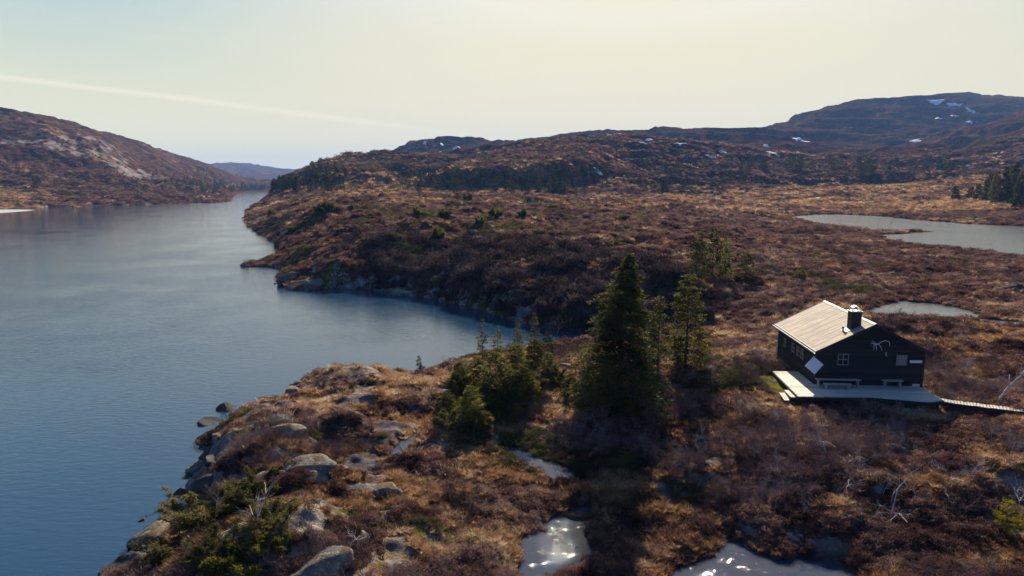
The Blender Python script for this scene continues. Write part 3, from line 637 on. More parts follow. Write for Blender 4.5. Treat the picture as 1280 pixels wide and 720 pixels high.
# leafless scrub, densest right of the spruces, round the cabin and on the shaded face across the water
sc_w = fbm(x / 9, y / 7, 181, 2) + .35 * (1 - sstep(np.hypot((x - 14) / 14, (y - 44) / 16), .5, 1)) + .3 * (1 - sstep(np.hypot((x - 30) / 14, (y - 52) / 14), .5, 1)) \
    + .32 * (1 - sstep(np.abs(y - 100) / 18, .5, 1)) * sstep(u, -.2, 0) * (1 - sstep(u, .3, .5)) + .2 * (1 - sstep(np.hypot((x - 18) / 10, (y - 34) / 7), .5, 1))
m_s = (sdn > .6) & (wt < .4) & free & (sc_w + rng.normal(0, .12, NS) > .34) & (rng.random(NS) < .30)
scrub_v = [bare_tree(1.0, 1.25, s, .014, 3, 5, m_twig) for s in (1, 2, 3, 4)]
ss = np.minimum(rng.uniform(.7, 1.7, NS) * (y / 45) ** .35, 3.2)
scatter('birch_scrub', PP[m_s], ss[m_s], scrub_v, 'leafless greyish purple dwarf birch scrub', 'scrub', tilt=.2)

# ------------------------------------------------------------------ cabin
exec_parts = True
def g_planks(col, axis, wdt, dark=.45, rough=.85, spec=.2):
    def f(t, out):
        P = objc(t); s = N(t, 'ShaderNodeSeparateXYZ'); L(t, P, s.inputs[0])
        q = math_(t, 'DIVIDE', s.outputs[axis], wdt); fr = math_(t, 'FRACT', q, 0); fl = math_(t, 'FLOOR', q, 0)
        wn = N(t, 'ShaderNodeTexWhiteNoise', noise_dimensions='1D'); L(t, fl, wn.inputs['W'])
        mpp = N(t, 'ShaderNodeMapping'); L(t, P, mpp.inputs[0]); sv = [2.2, 2.2, 2.2]; sv[axis] = 26; mpp.inputs['Scale'].default_value = sv
        n1 = noise(t, 1.6, 5, mpp.outputs[0], .65)
        fac = math_(t, 'ADD', math_(t, 'MULTIPLY', wn.outputs[0], .5), math_(t, 'MULTIPLY', n1, .5))
        c = ramp(t, fac, [(.2, tuple(v * .62 for v in col)), (.8, tuple(min(1, v * 1.3) for v in col))])
        gp = math_(t, 'LESS_THAN', fr, .07); c = mixc(t, math_(t, 'MULTIPLY', gp, dark), c, tuple(v * .2 for v in col))
        princ(t, out, c, rough, bump(t, math_(t, 'SUBTRACT', n1, math_(t, 'MULTIPLY', gp, 1.5)), .6, .012), spec)
    return f
m_wall = pmat('tarred_boards', g_planks((.022, .021, .023), 2, .16))
m_fascia = pmat('dark_trim', g_planks((.028, .028, .032), 2, .4))
m_deck = pmat('grey_deck_boards', g_planks((.50, .45, .38), 1, .14))
m_bench = pmat('bench_wood', g_planks((.42, .38, .32), 1, .12))
m_walk = pmat('boardwalk_boards', g_planks((.45, .38, .29), 0, .15))
def g_roof(t, out):
    P = objc(t); s = N(t, 'ShaderNodeSeparateXYZ'); L(t, P, s.inputs[0])
    q = math_(t, 'DIVIDE', s.outputs[1], 1.02); fr = math_(t, 'FRACT', q, 0)
    mpp = N(t, 'ShaderNodeMapping'); L(t, P, mpp.inputs[0]); mpp.inputs['Scale'].default_value = (.5, 3.6, .5)
    n1 = noise(t, 1.5, 6, mpp.outputs[0], .7, .3); n2 = noise(t, .8, 4, P); n3 = noise(t, 14, 3, P)
    c = ramp(t, math_(t, 'ADD', math_(t, 'MULTIPLY', n1, .7), math_(t, 'MULTIPLY', n3, .3)), [(.3, (.14, .115, .095)), (.5, (.28, .235, .185)), (.68, (.52, .45, .35))])
    c = mixc(t, mrange(t, n2, .45, .62, 0, .6), c, (.20, .165, .15))
    gp = math_(t, 'LESS_THAN', fr, .07); c = mixc(t, math_(t, 'MULTIPLY', gp, .85), c, (.09, .07, .06))
    r2 = math_(t, 'LESS_THAN', math_(t, 'FRACT', math_(t, 'DIVIDE', s.outputs[0], .62), 0), .05); c = mixc(t, math_(t, 'MULTIPLY', r2, .18), c, (.10, .08, .07))
    princ(t, out, c, .85, bump(t, math_(t, 'SUBTRACT', math_(t, 'ADD', n1, n3), gp), .6, .02), .25)
m_roof = pmat('weathered_roofing', g_roof)
m_trim = pmat('pale_trim', lambda t, o: princ(t, o, ramp(t, noise(t, 6, 4, objc(t)), [(.3, (.36, .33, .29)), (.7, (.56, .52, .45))]), .7))
m_white = pmat('white_paint', lambda t, o: princ(t, o, ramp(t, noise(t, 8, 4, objc(t)), [(.3, (.55, .56, .58)), (.7, (.78, .79, .80))]), .6))
m_bars = pmat('grey_bars', lambda t, o: princ(t, o, (.24, .24, .25), .7))
m_blackmetal = pmat('black_metal', lambda t, o: princ(t, o, ramp(t, noise(t, 8, 4, objc(t)), [(.3, (.015, .015, .018)), (.7, (.035, .035, .04))]), .6))
m_zinc = pmat('zinc', lambda t, o: setattr(princ(t, o, ramp(t, noise(t, 5, 4, objc(t)), [(.3, (.35, .36, .37)), (.7, (.55, .56, .57))]), .45).inputs['Metallic'], 'default_value', .7))
m_glass = pmat('window_glass', lambda t, o: princ(t, o, (.01, .012, .016), .05, None, .5))
m_curtain = pmat('curtained_glass', lambda t, o: princ(t, o, ramp(t, noise(t, 7, 3, objc(t)), [(.4, (.17, .12, .11)), (.6, (.26, .19, .17))]), .25, None, .5))
m_stone = pmat('foundation_stone', lambda t, o: princ(t, o, ramp(t, noise(t, 3, 6, objc(t)), [(.3, (.10, .10, .10)), (.7, (.30, .28, .26))]), .9))
m_antler = pmat('bone', lambda t, o: princ(t, o, (.55, .52, .47), .7))

cab = empty('cabin', (CX, CY, CZ), YAW)
tag(cab, 'small black timber cabin with weathered gable roof and wooden deck', 'cabin')
Wd, HE, HR, LN = 3.9, 2.45, 4.45, 9.29
WX = 3.62; Y0, Y1 = .5, LN - .35
slp = (HR - HE) / Wd
th_ = .14
zw = lambda x: HR - abs(x) * slp - th_ - .02
mb = MB()   # side and gable walls (one shell)
for (x0, x1) in ((-WX, -WX + .16), (WX - .16, WX)): mb.box(x0, x1, Y0 + .16, Y1 - .16, -.18, zw(WX) - .0)
for yy in (Y0, Y1 - .16): mb.prism([(-WX, -.18), (WX, -.18), (WX, zw(WX)), (0, zw(0)), (-WX, zw(WX))], yy, yy + .16)
mb.build('wall', m_wall, cab)
for x0 in (-WX - .03, WX - .13):
    mb = MB(); mb.box(x0, x0 + .16, Y0 - .03, Y0 + .0, -.15, zw(WX) - .05); mb.build('corner_board', m_fascia, cab)
mb = MB()
for (x0, x1, y0, y1) in ((-WX + .1, WX - .1, Y0 + .1, Y0 + .5), (-WX + .1, WX - .1, Y1 - .5, Y1 - .1), (-WX + .1, -WX + .5, Y0 + .5, Y1 - .5), (WX - .5, WX - .1, Y0 + .5, Y1 - .5)): mb.box(x0, x1, y0, y1, -.9, -.18)
mb.build('foundation', m_stone, cab)
# roof: two slopes, left one lit
rf = empty('roof', (0, 0, 0)); rf.parent = cab
for sgn in (-1, 1):
    mb = MB(); mb.prism([(0, HR - th_), (0, HR), (sgn * Wd, HE), (sgn * Wd, HE - th_)], 0, LN)
    o = mb.build('roof_slope', m_roof, rf)
for yy in (-.035, LN + .002):
    for sgn in (-1, 1): mb = MB(); mb.prism([(0, HR - .20), (0, HR + .015), (sgn * (Wd + .02), HE + .015), (sgn * (Wd + .02), HE - .20)], yy, yy + .033); mb.build('bargeboard', m_fascia, rf)
mb = MB(); mb.prism([(-.16, HR - .045), (0, HR + .045), (.16, HR - .045), (0, HR + .02)], -.01, LN + .01); mb.build('ridge_capping', m_trim, rf)
mb = MB(); mb.prism([(-.14, HR - .05), (0, HR + .04), (0, HR + .02), (-.14, HR - .06)], 0, .01)
mb = MB(); mb.box(-Wd - .01, -Wd + .05, -.02, LN, HE + .012, HE + .035, lambda p: (p[0], p[1], p[2])); mb.build('eave_flashing', m_trim, rf)
mb = MB()
mb.prism([(-Wd - .13, HE - .05), (-Wd - .13, HE - .13), (-Wd - .10, HE - .16), (-Wd - .04, HE - .16), (-Wd - .012, HE - .13), (-Wd - .012, HE - .05), (-Wd - .03, HE - .05), (-Wd - .03, HE - .12), (-Wd - .11, HE - .12), (-Wd - .11, HE - .05)], -.05, LN + .05)
gt = mb.build('gutter', m_zinc, cab)
mb = MB(); mb.tube([(-Wd - .07, LN - .1, HE - .15), (-Wd - .07, LN - .1, HE - .3), (-WX - .06, LN - .4, HE - .55), (-WX - .06, LN - .4, -.2)], .04, 8); mb.build('downpipe', m_zinc, cab)
# chimney
cyb, cxb = 1.32, -.92
ch = MB(); ch.box(cxb - .34, cxb + .34, cyb - .34, cyb + .34, HR - 1.1, HR + .62); cho = ch.build('chimney', m_blackmetal, cab)
mb = MB(); mb.box(cxb - .40, cxb + .40, cyb - .40, cyb + .40, HR + .622, HR + .68); 
for dx in (-.27, .27):
    for dy in (-.27, .27): mb.box(cxb + dx - .03, cxb + dx + .03, cyb + dy - .03, cyb + dy + .03, HR + .682, HR + .80)
mb.build('chimney_crown', m_zinc, cho)
mb = MB(); cap = []
for i in range(7):
    a = math.pi * i / 6; cap.append((cxb - .26 * math.cos(a), HR + .80 + .22 * math.sin(a)))
cap2 = [(cxb - .23 * math.cos(math.pi * i / 6), HR + .80 + .19 * math.sin(math.pi * i / 6)) for i in range(6, -1, -1)]
mb.prism((cap + cap2)[::-1], cyb - .25, cyb + .25); mb.build('chimney_cap', m_zinc, cho)
mb = MB()
zf = lambda x: HR - abs(x) * slp
mb.prism([(cxb - .75, zf(cxb - .75) + .004), (cxb - .342, zf(cxb - .342) + .004), (cxb - .342, zf(cxb - .342) + .03), (cxb - .75, zf(cxb - .75) + .03)][::-1], cyb - .45, cyb + .45); mb.build('chimney_flashing', m_trim, cho)
mb = MB(); mb.tube([(-1.62, cyb + .05, zf(1.62) - .02), (-1.62, cyb + .05, zf(1.62) + .28)], .06, 8); mb.tube([(-1.62, cyb + .05, zf(1.62) + .28), (-1.62, cyb + .05, zf(1.62) + .34)], .10, 8); mb.build('vent_pipe', m_blackmetal, rf)
# windows on gable (front) and left eave wall
def window(x0, x1, z0, z1, glass, nx=2, nz=2, side=False, yc=0, shutter=False):
    w_ = empty('window', (0, 0, 0)); w_.parent = cab
    if side: w_.location = (-WX, yc, 0); w_.rotation_euler.z = -math.pi / 2
    else: w_.location = (0, Y0, 0)
    f = MB(); t = .07
    for a in ((x0 - t, x0), (x1, x1 + t)): f.box(a[0], a[1], -.05, .01, z0 - t, z1 + t)
    for a in ((z0 - t, z0), (z1, z1 + t)): f.box(x0, x1, -.05, .01, a[0], a[1])
    f.build('frame', m_fascia, w_)
    b = MB(); b.box(x0, x1, -.018, .004, z0, z1); b.build('pane', glass, w_)
    m2 = MB(); q = .022
    for i in range(nx + 1): xx = x0 + q + (x1 - x0 - 2 * q) * i / nx; m2.box(xx - q, xx + q, -.042, -.019, z0 + .001, z1 - .001)
    for j in range(nz + 1):
        zz = z0 + q + (z1 - z0 - 2 * q) * j / nz; m2.box(x0 + .001, x1 - .001, -.0435, -.0195, zz - q, zz + q)
    m2.build('glazing_bars', m_bars, w_)
    s = MB(); s.box(x0 - .1, x1 + .1, -.10, -.052, z0 - .12, z0 - .075); s.build('sill', m_fascia, w_)
    return w_
window(-2.20, -1.46, 1.42, 2.22, m_glass, 2, 2)
window(1.74, 2.44, 1.48, 2.20, m_curtain, 3, 3)
for yc_ in (5.2, 4.1, 3.2): window(-.36, .36, 1.12, 1.86, m_glass, 2, 2, True, yc_)
window(-.32, .32, 1.12, 1.8, m_glass, 2, 2, True, 7.1)
# open white shutter board hanging tilted at the near left corner
bd = MB(); bd.box(-.42, .42, -.02, .02, -.46, .46)
o = bd.build('corner_board_panel', m_white, cab); o.name = 'white_panel'; o.location = (-WX - .22, Y0 - .25, 1.42); o.rotation_euler = (R(-28), R(38), R(-22)); o['label'] = 'square white board hanging tilted at the cabin corner'
br = MB(); br.tube([(-WX - .02, Y0 + .05, 1.45), (-WX - .22, Y0 - .22, 1.43)], .02, 6); br.build('bracket', m_blackmetal, cab)
# antlers on the gable
an = MB(); ay = Y0 - .10
def seg(pts, r): an.tube([(a, ay - k, b) for a, b, k in pts], r, 6)
seg([(.42, 2.98, .03), (.24, 2.97, .05), (.08, 3.0, .04)], [.045, .05, .035])
seg([(.42, 2.98, .03), (.55, 3.14, .10), (.78, 3.26, .16), (1.02, 3.2, .16), (1.12, 3.02, .1), (1.14, 2.84, .06)], [.035, .032, .03, .028, .022, .012])
seg([(.42, 2.98, .03), (.54, 2.82, .06), (.62, 2.66, .06), (.68, 2.52, .04)], [.03, .028, .02, .012])
seg([(.24, 2.97, .05), (.26, 2.8, .06), (.30, 2.62, .05), (.31, 2.5, .04)], [.03, .025, .018, .01])
seg([(.14, 2.98, .05), (.10, 2.82, .06), (.13, 2.66, .05), (.10, 2.52, .04)], [.03, .025, .018, .01])
seg([(.08, 3.0, .04), (-.02, 3.10, .06), (-.10, 3.16, .05)], [.03, .02, .01]); seg([(.06, 3.0, .04), (-.06, 3.0, .06), (-.16, 3.04, .05)], [.025, .018, .01])
seg([(.2, 3.0, .04), (.12, 3.14, .06), (-.02, 3.24, .05)], [.025, .018, .01])
o = an.build('antlers', m_antler, cab, True)
an = MB(); seg([(.98, 2.42, 0), (.99, 2.18, 0), (1.06, 2.1, .04)], [.025, .03, .015]); an.tube([(.98, ay, 2.42), (.98, ay, 2.2)], [.03, .05], 6); an.build('wall_hook', m_trim, cab)
sg = MB(); sg.box(2.64, 3.46, Y0 - .045, Y0 - .018, 1.66, 1.84); sg.build('name_board', m_white, cab)
vt = MB(); vt.box(2.95, 3.45, Y0 - .02, Y0 + .02, -.05, .16); vt.build('wall_vent', m_trim, cab)
dr = MB(); dr.box(-1.2, -.4, Y0 - .02, Y0, 0, 1.9)

# deck (a thing of its own) with steps, boardwalk, benches
dk = empty('wooden_deck', (CX, CY, CZ), YAW); tag(dk, 'grey board deck wrapped round the front of the black cabin', 'deck')
mb = MB(); mb.prism([(-5.78, -.06), (-5.78, 0), (5.0, 0), (5.0, -.06)][::-1], 0, 0.001) ; mb = MB()
def slab(mb, poly, z0, z1):
    b = len(mb.v); n = len(poly); mb.v += [(x, y, z0) for x, y in poly] + [(x, y, z1) for x, y in poly]
    mb.f.append(tuple(b + i for i in range(n - 1, -1, -1))); mb.f.append(tuple(b + n + i for i in range(n)))
    for i in range(n): j = (i + 1) % n; mb.f.append((b + i, b + j, b + n + j, b + n + i))
slab(mb, [(-5.72, -2.45), (-.9, -2.25), (2.3, -3.0), (3.45, -2.6), (3.4, .44), (-3.70, .44), (-3.70, 3.72), (-5.55, 3.7)], -.05, 0)
mb.build('deck_boards', m_deck, dk)
mb = MB()
for (a, b_2) in (((-5.72, -2.47), (-.9, -2.27)), ((-.9, -2.27), (2.3, -3.02)), ((2.3, -3.02), (3.45, -2.62)), ((-5.745, -2.45), (-5.575, 3.7))):
    a = np.array(a); b_2 = np.array(b_2); d = (b_2 - a) / np.linalg.norm(b_2 - a); n_ = np.array([-d[1], d[0]]) * .02
    slab(mb, [tuple(a - n_), tuple(b_2 - n_), tuple(b_2 + n_), tuple(a + n_)], -.30, -.052)
mb.build('rim_joist', m_fascia, dk)
for (px_, py_) in ((-5.5, -2.2), (-3.3, -2.1), (-1, -2), (1.1, -2.5), (3.2, -2.4), (-5.4, .6), (-5.4, 3.4)):
    m2 = MB(); m2.box(px_ - .06, px_ + .06, py_ - .06, py_ + .06, -1.0, -.052); m2.build('post', m_fascia, dk)
for (c0, c1, zz) in (((-6.02, -2.1), (-5.84, -.5), -.17), ((-6.50, -2.3), (-6.2, -.6), -.34)):
    m2 = MB(); slab(m2, [(c0[0] - .05, c0[1]), (c0[0] + .32 - .05, c0[1]), (c1[0] + .24, c1[1]), (c1[0] - .18, c1[1])], zz - .06, zz); m2.build('step', m_deck, dk)
def bench(name, a0, a1, b0, h, depth, label, cat, legs=True):
    e_ = empty(name, cabin_world((a0 + a1) / 2, b0, 0), YAW); tag(e_, label, cat); l = (a1 - a0) / 2
    m2 = MB(); 
    m2.box(-l, l, -depth / 2, -depth * .04, h - .045, h); m2.box(-l, l, depth * .04, depth / 2, h - .045, h); m2.build('seat' if cat == 'bench' else 'table_top', m_bench, e_)
    for s in (-1, 1):
        m2 = MB(); m2.box(s * (l - .18) - .03, s * (l - .18) + .03, -depth / 2 + .03, depth / 2 - .03, 0, h - .047); m2.build('leg', m_bench, e_)
    return e_
bench('picnic_table', -3.75, -.75, .02, .52, .34, 'long narrow plank bench against the gable wall under the left window', 'bench')
bench('low_bench', -3.45, -1.6, -.62, .38, .34, 'shorter plank bench standing in front of the long one on the deck', 'bench')
for o in C.objects:
    if o.name.startswith('picnic_table'): o.name = 'wall_bench'
bench('wall_bench', .75, 2.1, .1, .5, .36, 'small bench under the right window of the cabin gable', 'bench')
# boardwalk
bw = empty('boardwalk', (CX, CY, CZ), YAW); tag(bw, 'pale plank boardwalk leading right from the cabin deck', 'boardwalk')
pth = [(3.47, -2.3), (5.2, -3.1), (7.2, -4.1), (9.5, -5.2), (12.5, -6.6), (17, -8.6)]
mb = MB(); k_ = 0
for i in range(len(pth) - 1):
    p = np.array(pth[i]); q = np.array(pth[i + 1]); l = np.linalg.norm(q - p); d = (q - p) / l; nn_ = np.array([-d[1], d[0]]); m = int(l / .17)
    for j in range(m):
        c = p + d * l * (j + .5) / m; zz = -.06 + rnd.uniform(-.012, .012) + .03 * math.sin(c[0]); w2 = .36 + rnd.uniform(-.03, .03)
        slab(mb, [tuple(c - d * .07 - nn_ * w2), tuple(c + d * .07 - nn_ * w2), tuple(c + d * .07 + nn_ * w2), tuple(c - d * .07 + nn_ * w2)], zz - .04, zz)
mb.build('planks', m_bench, bw)
mb = MB()
for i in range(len(pth) - 1):
    p = np.array(pth[i]); q = np.array(pth[i + 1]); d = (q - p) / np.linalg.norm(q - p); nn_ = np.array([-d[1], d[0]])
    for s in (-.25, .25):
        c0 = p + nn_ * s; c1 = q + nn_ * s; slab(mb, [tuple(c0 - nn_ * .04), tuple(c1 - nn_ * .04), tuple(c1 + nn_ * .04), tuple(c0 + nn_ * .04)], -.4, -.12)
mb.build('bearer', m_fascia, bw)

# ------------------------------------------------------------------ trees in the foreground and middle distance
def tree(name, meshes, loc, label, cat, group=None, s=1., rz=None, sz=None):
    r_ = empty(name, loc, rnd.uniform(0, 6.28) if rz is None else rz); r_.scale = (s, s, sz or s); tag(r_, label, cat, group)
    for nm, m_ in zip(('trunk', 'crown'), meshes): obj(nm, m_, r_)
    return r_
def at(px, py, dz=-.05): p = hit(px, py); return (p[0], p[1], p[2] + dz)
def height_for(base_, py_top):
    # height so the top reaches picture row py_top
    a, b, c = ray(640, py_top); return H + c / b * base_[1] - base_[2]
BIG = at(772, 508)
hB = height_for(BIG, 317)
tree('spruce_tree', conifer(hB, 3.45, 74, 12, .19, 1, .8, low=.02, power=.72, droop=.42, lean=(.6, .0)), BIG, 'tallest dark spruce, standing alone left of the cabin', 'spruce tree', rz=0)
b = at(735, 512); tree('spruce_tree', conifer(3.6, 1.7, 26, 8, .16, 2, mat=m_pine), b, 'low bushy young spruce at the left foot of the tallest spruce', 'spruce tree')
b = at(822, 470); tree('spruce_tree', conifer(height_for(b, 368), 1.7, 34, 6, .16, 3, .8, power=.6, low=.12, mat=m_pine, gap=.15), b, 'thin sparse spruce close behind the right side of the tallest spruce', 'spruce tree')
b = at(806, 486); tree('spruce_tree', conifer(height_for(b, 390), 1.5, 30, 6, .16, 5, .8, power=.6, low=.12, mat=m_spruce, gap=.15), b, 'shorter dark spruce touching the right flank of the tallest spruce', 'spruce tree')
b = at(857, 462); tree('spruce_tree', conifer(height_for(b, 342), 2.1, 38, 8, .16, 4, 1., power=.5, low=.06, mat=m_pine), b, 'rounded upright spruce between the tallest spruce and the cabin', 'spruce tree')
cl = [(603, 452, 397, 1.0, 'spindly layered spruce nearest the water, left of the spruce thicket', .45), (622, 448, 408, .8, 'short spindly spruce just right of the layered one by the water', .4), (647, 440, 402, .9, 'narrow spruce at the back of the thicket beside the inlet', .2), (668, 436, 390, 1.0, 'tall narrow pointed spruce rising from the back of the thicket', .15), (684, 446, 415, 1.1, 'stubby spruce on the right end of the thicket', .1)]
for i, (px, py, tp, r_, lb, gp) in enumerate(cl):
    b = at(px, py); tree('spruce_tree', conifer(max(1.5, height_for(b, tp)), r_, 20, 6, .14, 20 + i, .9, low=.1, power=.7, gap=gp, mat=m_pine), b, lb, 'spruce tree')
cl = [(572, 512, 452, 1.5), (596, 500, 432, 1.5), (620, 497, 424, 1.7), (645, 478, 418, 1.6), (668, 462, 412, 1.4), (588, 530, 470, 1.3), (612, 520, 462, 1.4), (640, 508, 452, 1.5), (560, 528, 480, 1.1), (655, 500, 446, 1.4), (575, 480, 446, 1.1), (685, 470, 432, 1.0)]
thick = [conifer(3.2, 1.5, 24, 7, .15, 40 + k, .95, low=.02, power=.6, mat=m_pine) for k in range(3)]
tl = ['leftmost low front', 'left middle', 'central tall', 'right middle', 'right rear', 'lower left front', 'central front', 'right front', 'outermost left corner', 'inner right', 'left rear', 'far right']
for i, (px, py, tp, r_) in enumerate(cl):
    b = at(px, py); hh = max(1.2, height_for(b, tp)); tree('bushy_spruce', thick[i % 3], b, tl[i] + ' bushy green spruce of the thicket by the inlet', 'spruce tree', 'bushy spruces in the thicket by the inlet', s=r_ / 1.5 * 1.1, sz=hh / 3.2 * .8)
b = at(524, 467); tree('small_spruce', conifer(max(1., height_for(b, 444)), .55, 14, 6, .10, 60), b, 'tiny lone dark spruce at the water edge', 'spruce tree')
b = at(1256, 668); tree('small_spruce', conifer(1.75, 1.05, 11, 6, .09, 61, 1.3, low=.05, power=.7, droop=.1, mat=m_yellow), b, 'small bright yellow-green spruce at the lower right', 'spruce tree')
lows = [bushpine(1.5, 1.5, 10, 22, .15, 95 + k, m_olive) for k in range(2)]
for i, (px, py, lb) in enumerate([(553, 505, 'low spreading pine at the upper left edge of the spruce thicket'), (570, 535, 'low spreading pine at the bottom left of the spruce thicket'), (605, 535, 'low spreading pine at the bottom of the spruce thicket'), (636, 525, 'low spreading pine at the bottom right of the spruce thicket'), (662, 488, 'low spreading pine on the right slope of the spruce thicket'), (700, 480, 'low spreading pine between the spruce thicket and the tallest spruce')]):
    b = at(px, py, -.1); tree('pine_bush', lows[i % 2], b, lb, 'pine bush', s=rnd.uniform(.8, 1.15))
# pines low on the left shore
bl = [(232, 640, 1.7, 1.8, 'yellowish'), (262, 655, 1.9, 2.1, 'dark green'), (300, 640, 2.0, 1.9, 'olive'), (215, 690, 1.5, 1.8, 'dull green'), (335, 660, 1.4, 1.7, 'deep green'), (285, 690, 1.3, 1.7, 'grey green'), (318, 612, 1.5, 1.5, 'brownish green'), (265, 705, 1.2, 1.6, 'shaded green')]
pines = [bushpine(2.0, 1.9, 13, 24, .15, 70 + k, m_olive) for k in range(3)]
pll = ['pine bush at the left cliff edge beneath the rocks', 'spreading pine bush on the left shore slope', 'pine bush with a pale dead stem above the left shore', 'lowest pine bush on the left cliff edge', 'pine bush on the inland side of the left shore thicket', 'pine bush near the bottom edge behind the yellow one', 'topmost pine bush of the left shore thicket', 'pine bush at the bottom edge above the water']
for i, (px, py, hh, rr, cn) in enumerate(bl):
    b = at(px, py, -.1); tree('pine_bush', pines[i % 3], b, cn + ' ' + pll[i], 'pine bush', 'pine bushes on the left shore', s=rr / 1.9, sz=hh / 2.0)
yb = bushpine(1.1, 1.5, 12, 26, .17, 80, m_yellow if False else pmat('light_pine_needles', g_foliage([(.25, (.09, .09, .014)), (.5, (.17, .16, .025)), (.8, (.26, .22, .04))], .4, 2)))
for (px, py, lb, s_q) in ((300, 712, 'bright yellow-green creeping pine at the bottom left', 1.0), (345, 683, 'yellow-green creeping pine beside the pale rocks', .8)):
    b = at(px, py, -.1); tree('creeping_pine', yb, b, lb, 'pine bush', 'creeping yellow-green pines', s=s_q)
# dead stems among them
def dead(px, py, hh, seed, label, name='dead_tree', lean=0., m=None, r0=.012, spread=1.1, depth=3, kids=4):
    b = at(px, py); o = obj(name, bare_tree(hh, spread, seed, r0, depth, kids, m or m_birch, 3, lean), None, b); return tag(o, label, 'bare tree')
dead(308, 672, 3.2, 201, 'pale dead tree stem standing among the left shore pines', depth=2, kids=5, spread=1.0)
dead(268, 650, 2.3, 202, 'short pale dead stem at the left cliff edge', depth=2, kids=5)
dead(448, 690, 2.0, 203, 'whitish bare bush on the heather near the bottom', spread=1.5)
dead(553, 462, 1.9, 204, 'bare dark twiggy sapling beside the lone small spruce', m=m_twig)
dead(1112, 652, 3.4, 205, 'white-barked bare birch sprawling in the shaded heather', spread=1.7, lean=.5)
dead(1048, 616, 3.2, 206, 'pale bare birch with twisted limbs left of the sprawling birch', spread=1.6, lean=.6, m=m_scrub)
dead(1085, 655, 2.4, 211, 'low tangled birch limbs below the twisted birch', spread=1.8, lean=-.6, m=m_scrub)
dead(1272, 640, 2.2, 212, 'bare white-barked birch at the right edge above the yellow spruce', spread=1.6)
dead(1200, 650, 1.8, 213, 'small bare birch left of the yellow spruce', spread=1.5, m=m_twig)
dead(862, 660, 1.6, 214, 'small bare birch in the spruce shadow', spread=1.5, m=m_twig)
dead(846, 455, 3.6, 207, 'leafless birch in front of the rounded spruce', spread=.9)
dead(924, 486, 3.4, 208, 'leafless birch standing in the scrub left of the cabin deck', m=m_twig)
dead(700, 440, 4.6, 209, 'tall thin bare birch at the head of the inlet', m=m_twig, r0=.008)
dead(1112, 285, 6, 215, 'taller bare sapling on the near bank of the upper pond', m=m_twig, r0=.006); dead(1097, 287, 5, 216, 'left bare sapling of the pair on the pond bank', m=m_twig, r0=.006); dead(1050, 283, 3.6, 217, 'low bare bush at the left end of the upper pond', m=m_twig, r0=.008)
mb = MB(); b = at(1243, 507); mb.tube([(0, 0, -.1), (.45, .1, .55), (.85, .1, 1.25), (1.6, .2, 1.9), (2.0, .2, 2.6)], [.07, .075, .06, .05, .03], 7); mb.tube([(.85, .1, 1.25), (1.0, .3, 2.0)], [.04, .02], 5); mb.tube([(1.6, .2, 1.9), (1.55, .1, 2.7)], [.03, .01], 5)
o = obj('leaning_birch', mb.mesh('leaning_birch', m_birch, True), None, b); tag(o, 'pale crooked birch trunk leaning beside the boardwalk', 'birch trunk')

for i, (px, py) in enumerate([(905,500),(930,520),(960,540),(1010,560),(1040,585),(1075,600),(940,575),(985,605),(1150,600),(1180,620),(1215,600),(1100,625),(1020,640),(1240,560),(1265,590),(890,560),(1150,470),(1185,455),(1215,470),(1240,450),(1170,430),(1200,440),(955,455),(935,440),(905,455),(890,480)]):
    b = at(px, py); hh = rnd.uniform(1.3, 2.4)
    if i == 0: BTS = [bare_tree(1.0, 1.3, 500 + k, .013, 4, 4, m_scrub, 3, .3) for k in range(4)]
    o = obj('bare_birch', BTS[i % 4], None, b); o.scale = (hh, hh, hh); o.rotation_euler.z = rnd.uniform(0, 6.28); tag(o, 'small leafless pale-twigged birch bush in the heather around the cabin', 'birch bush', 'leafless birch bushes around the cabin')
# mid distance pines above the hollow
mp_v = [conifer(6, 2.2, 22, 6, .32, 90 + k, .8, low=.08, power=.5, mat=m_pine, gap=.1) for k in range(3)]
ml = [(872, 352, 290, 1.3, 'left pine of the group on the rise behind the tallest spruce'), (890, 350, 284, 1.5, 'tallest pine of the group on the rise behind the tallest spruce'), (906, 350, 296, 1.2, 'right pine of the group on the rise behind the tallest spruce'), (932, 352, 312, 1.4, 'low broad pine right of the group on the rise'), (1000, 350, 335, .8, 'small greenish pine behind the cabin roof')]
for i, (px, py, tp, sx, lb) in enumerate(ml):
    b = at(px, py); hh = max(1.5, height_for(b, tp)); tree('pine_tree', mp_v[i % 3], b, lb, 'pine tree', s=.62 * sx, sz=hh / 6)
# dark tree group at the right edge
mp_d = [conifer(6, 2.4, 24, 8, .34, 190 + k, 1.1, low=.04, power=.5, mat=m_spruce) for k in range(3)]
for i, (px, py, tp) in enumerate([(1232, 252, 222), (1243, 253, 212), (1254, 253, 208), (1266, 254, 203), (1278, 255, 202), (1290, 256, 200), (1222, 250, 230), (1236, 250, 216), (1260, 250, 206), (1272, 258, 218), (1305, 256, 205), (1193, 249, 232), (1213, 248, 233)]):
    b = at(px, py); hh = max(4, height_for(b, tp)); tree('pine_tree', mp_d[i % 3], b, 'dark pine in the dense group at the right edge beyond the pond', 'pine tree', 'dark pines at the right edge beyond the pond', s=1.3, sz=hh / 6)

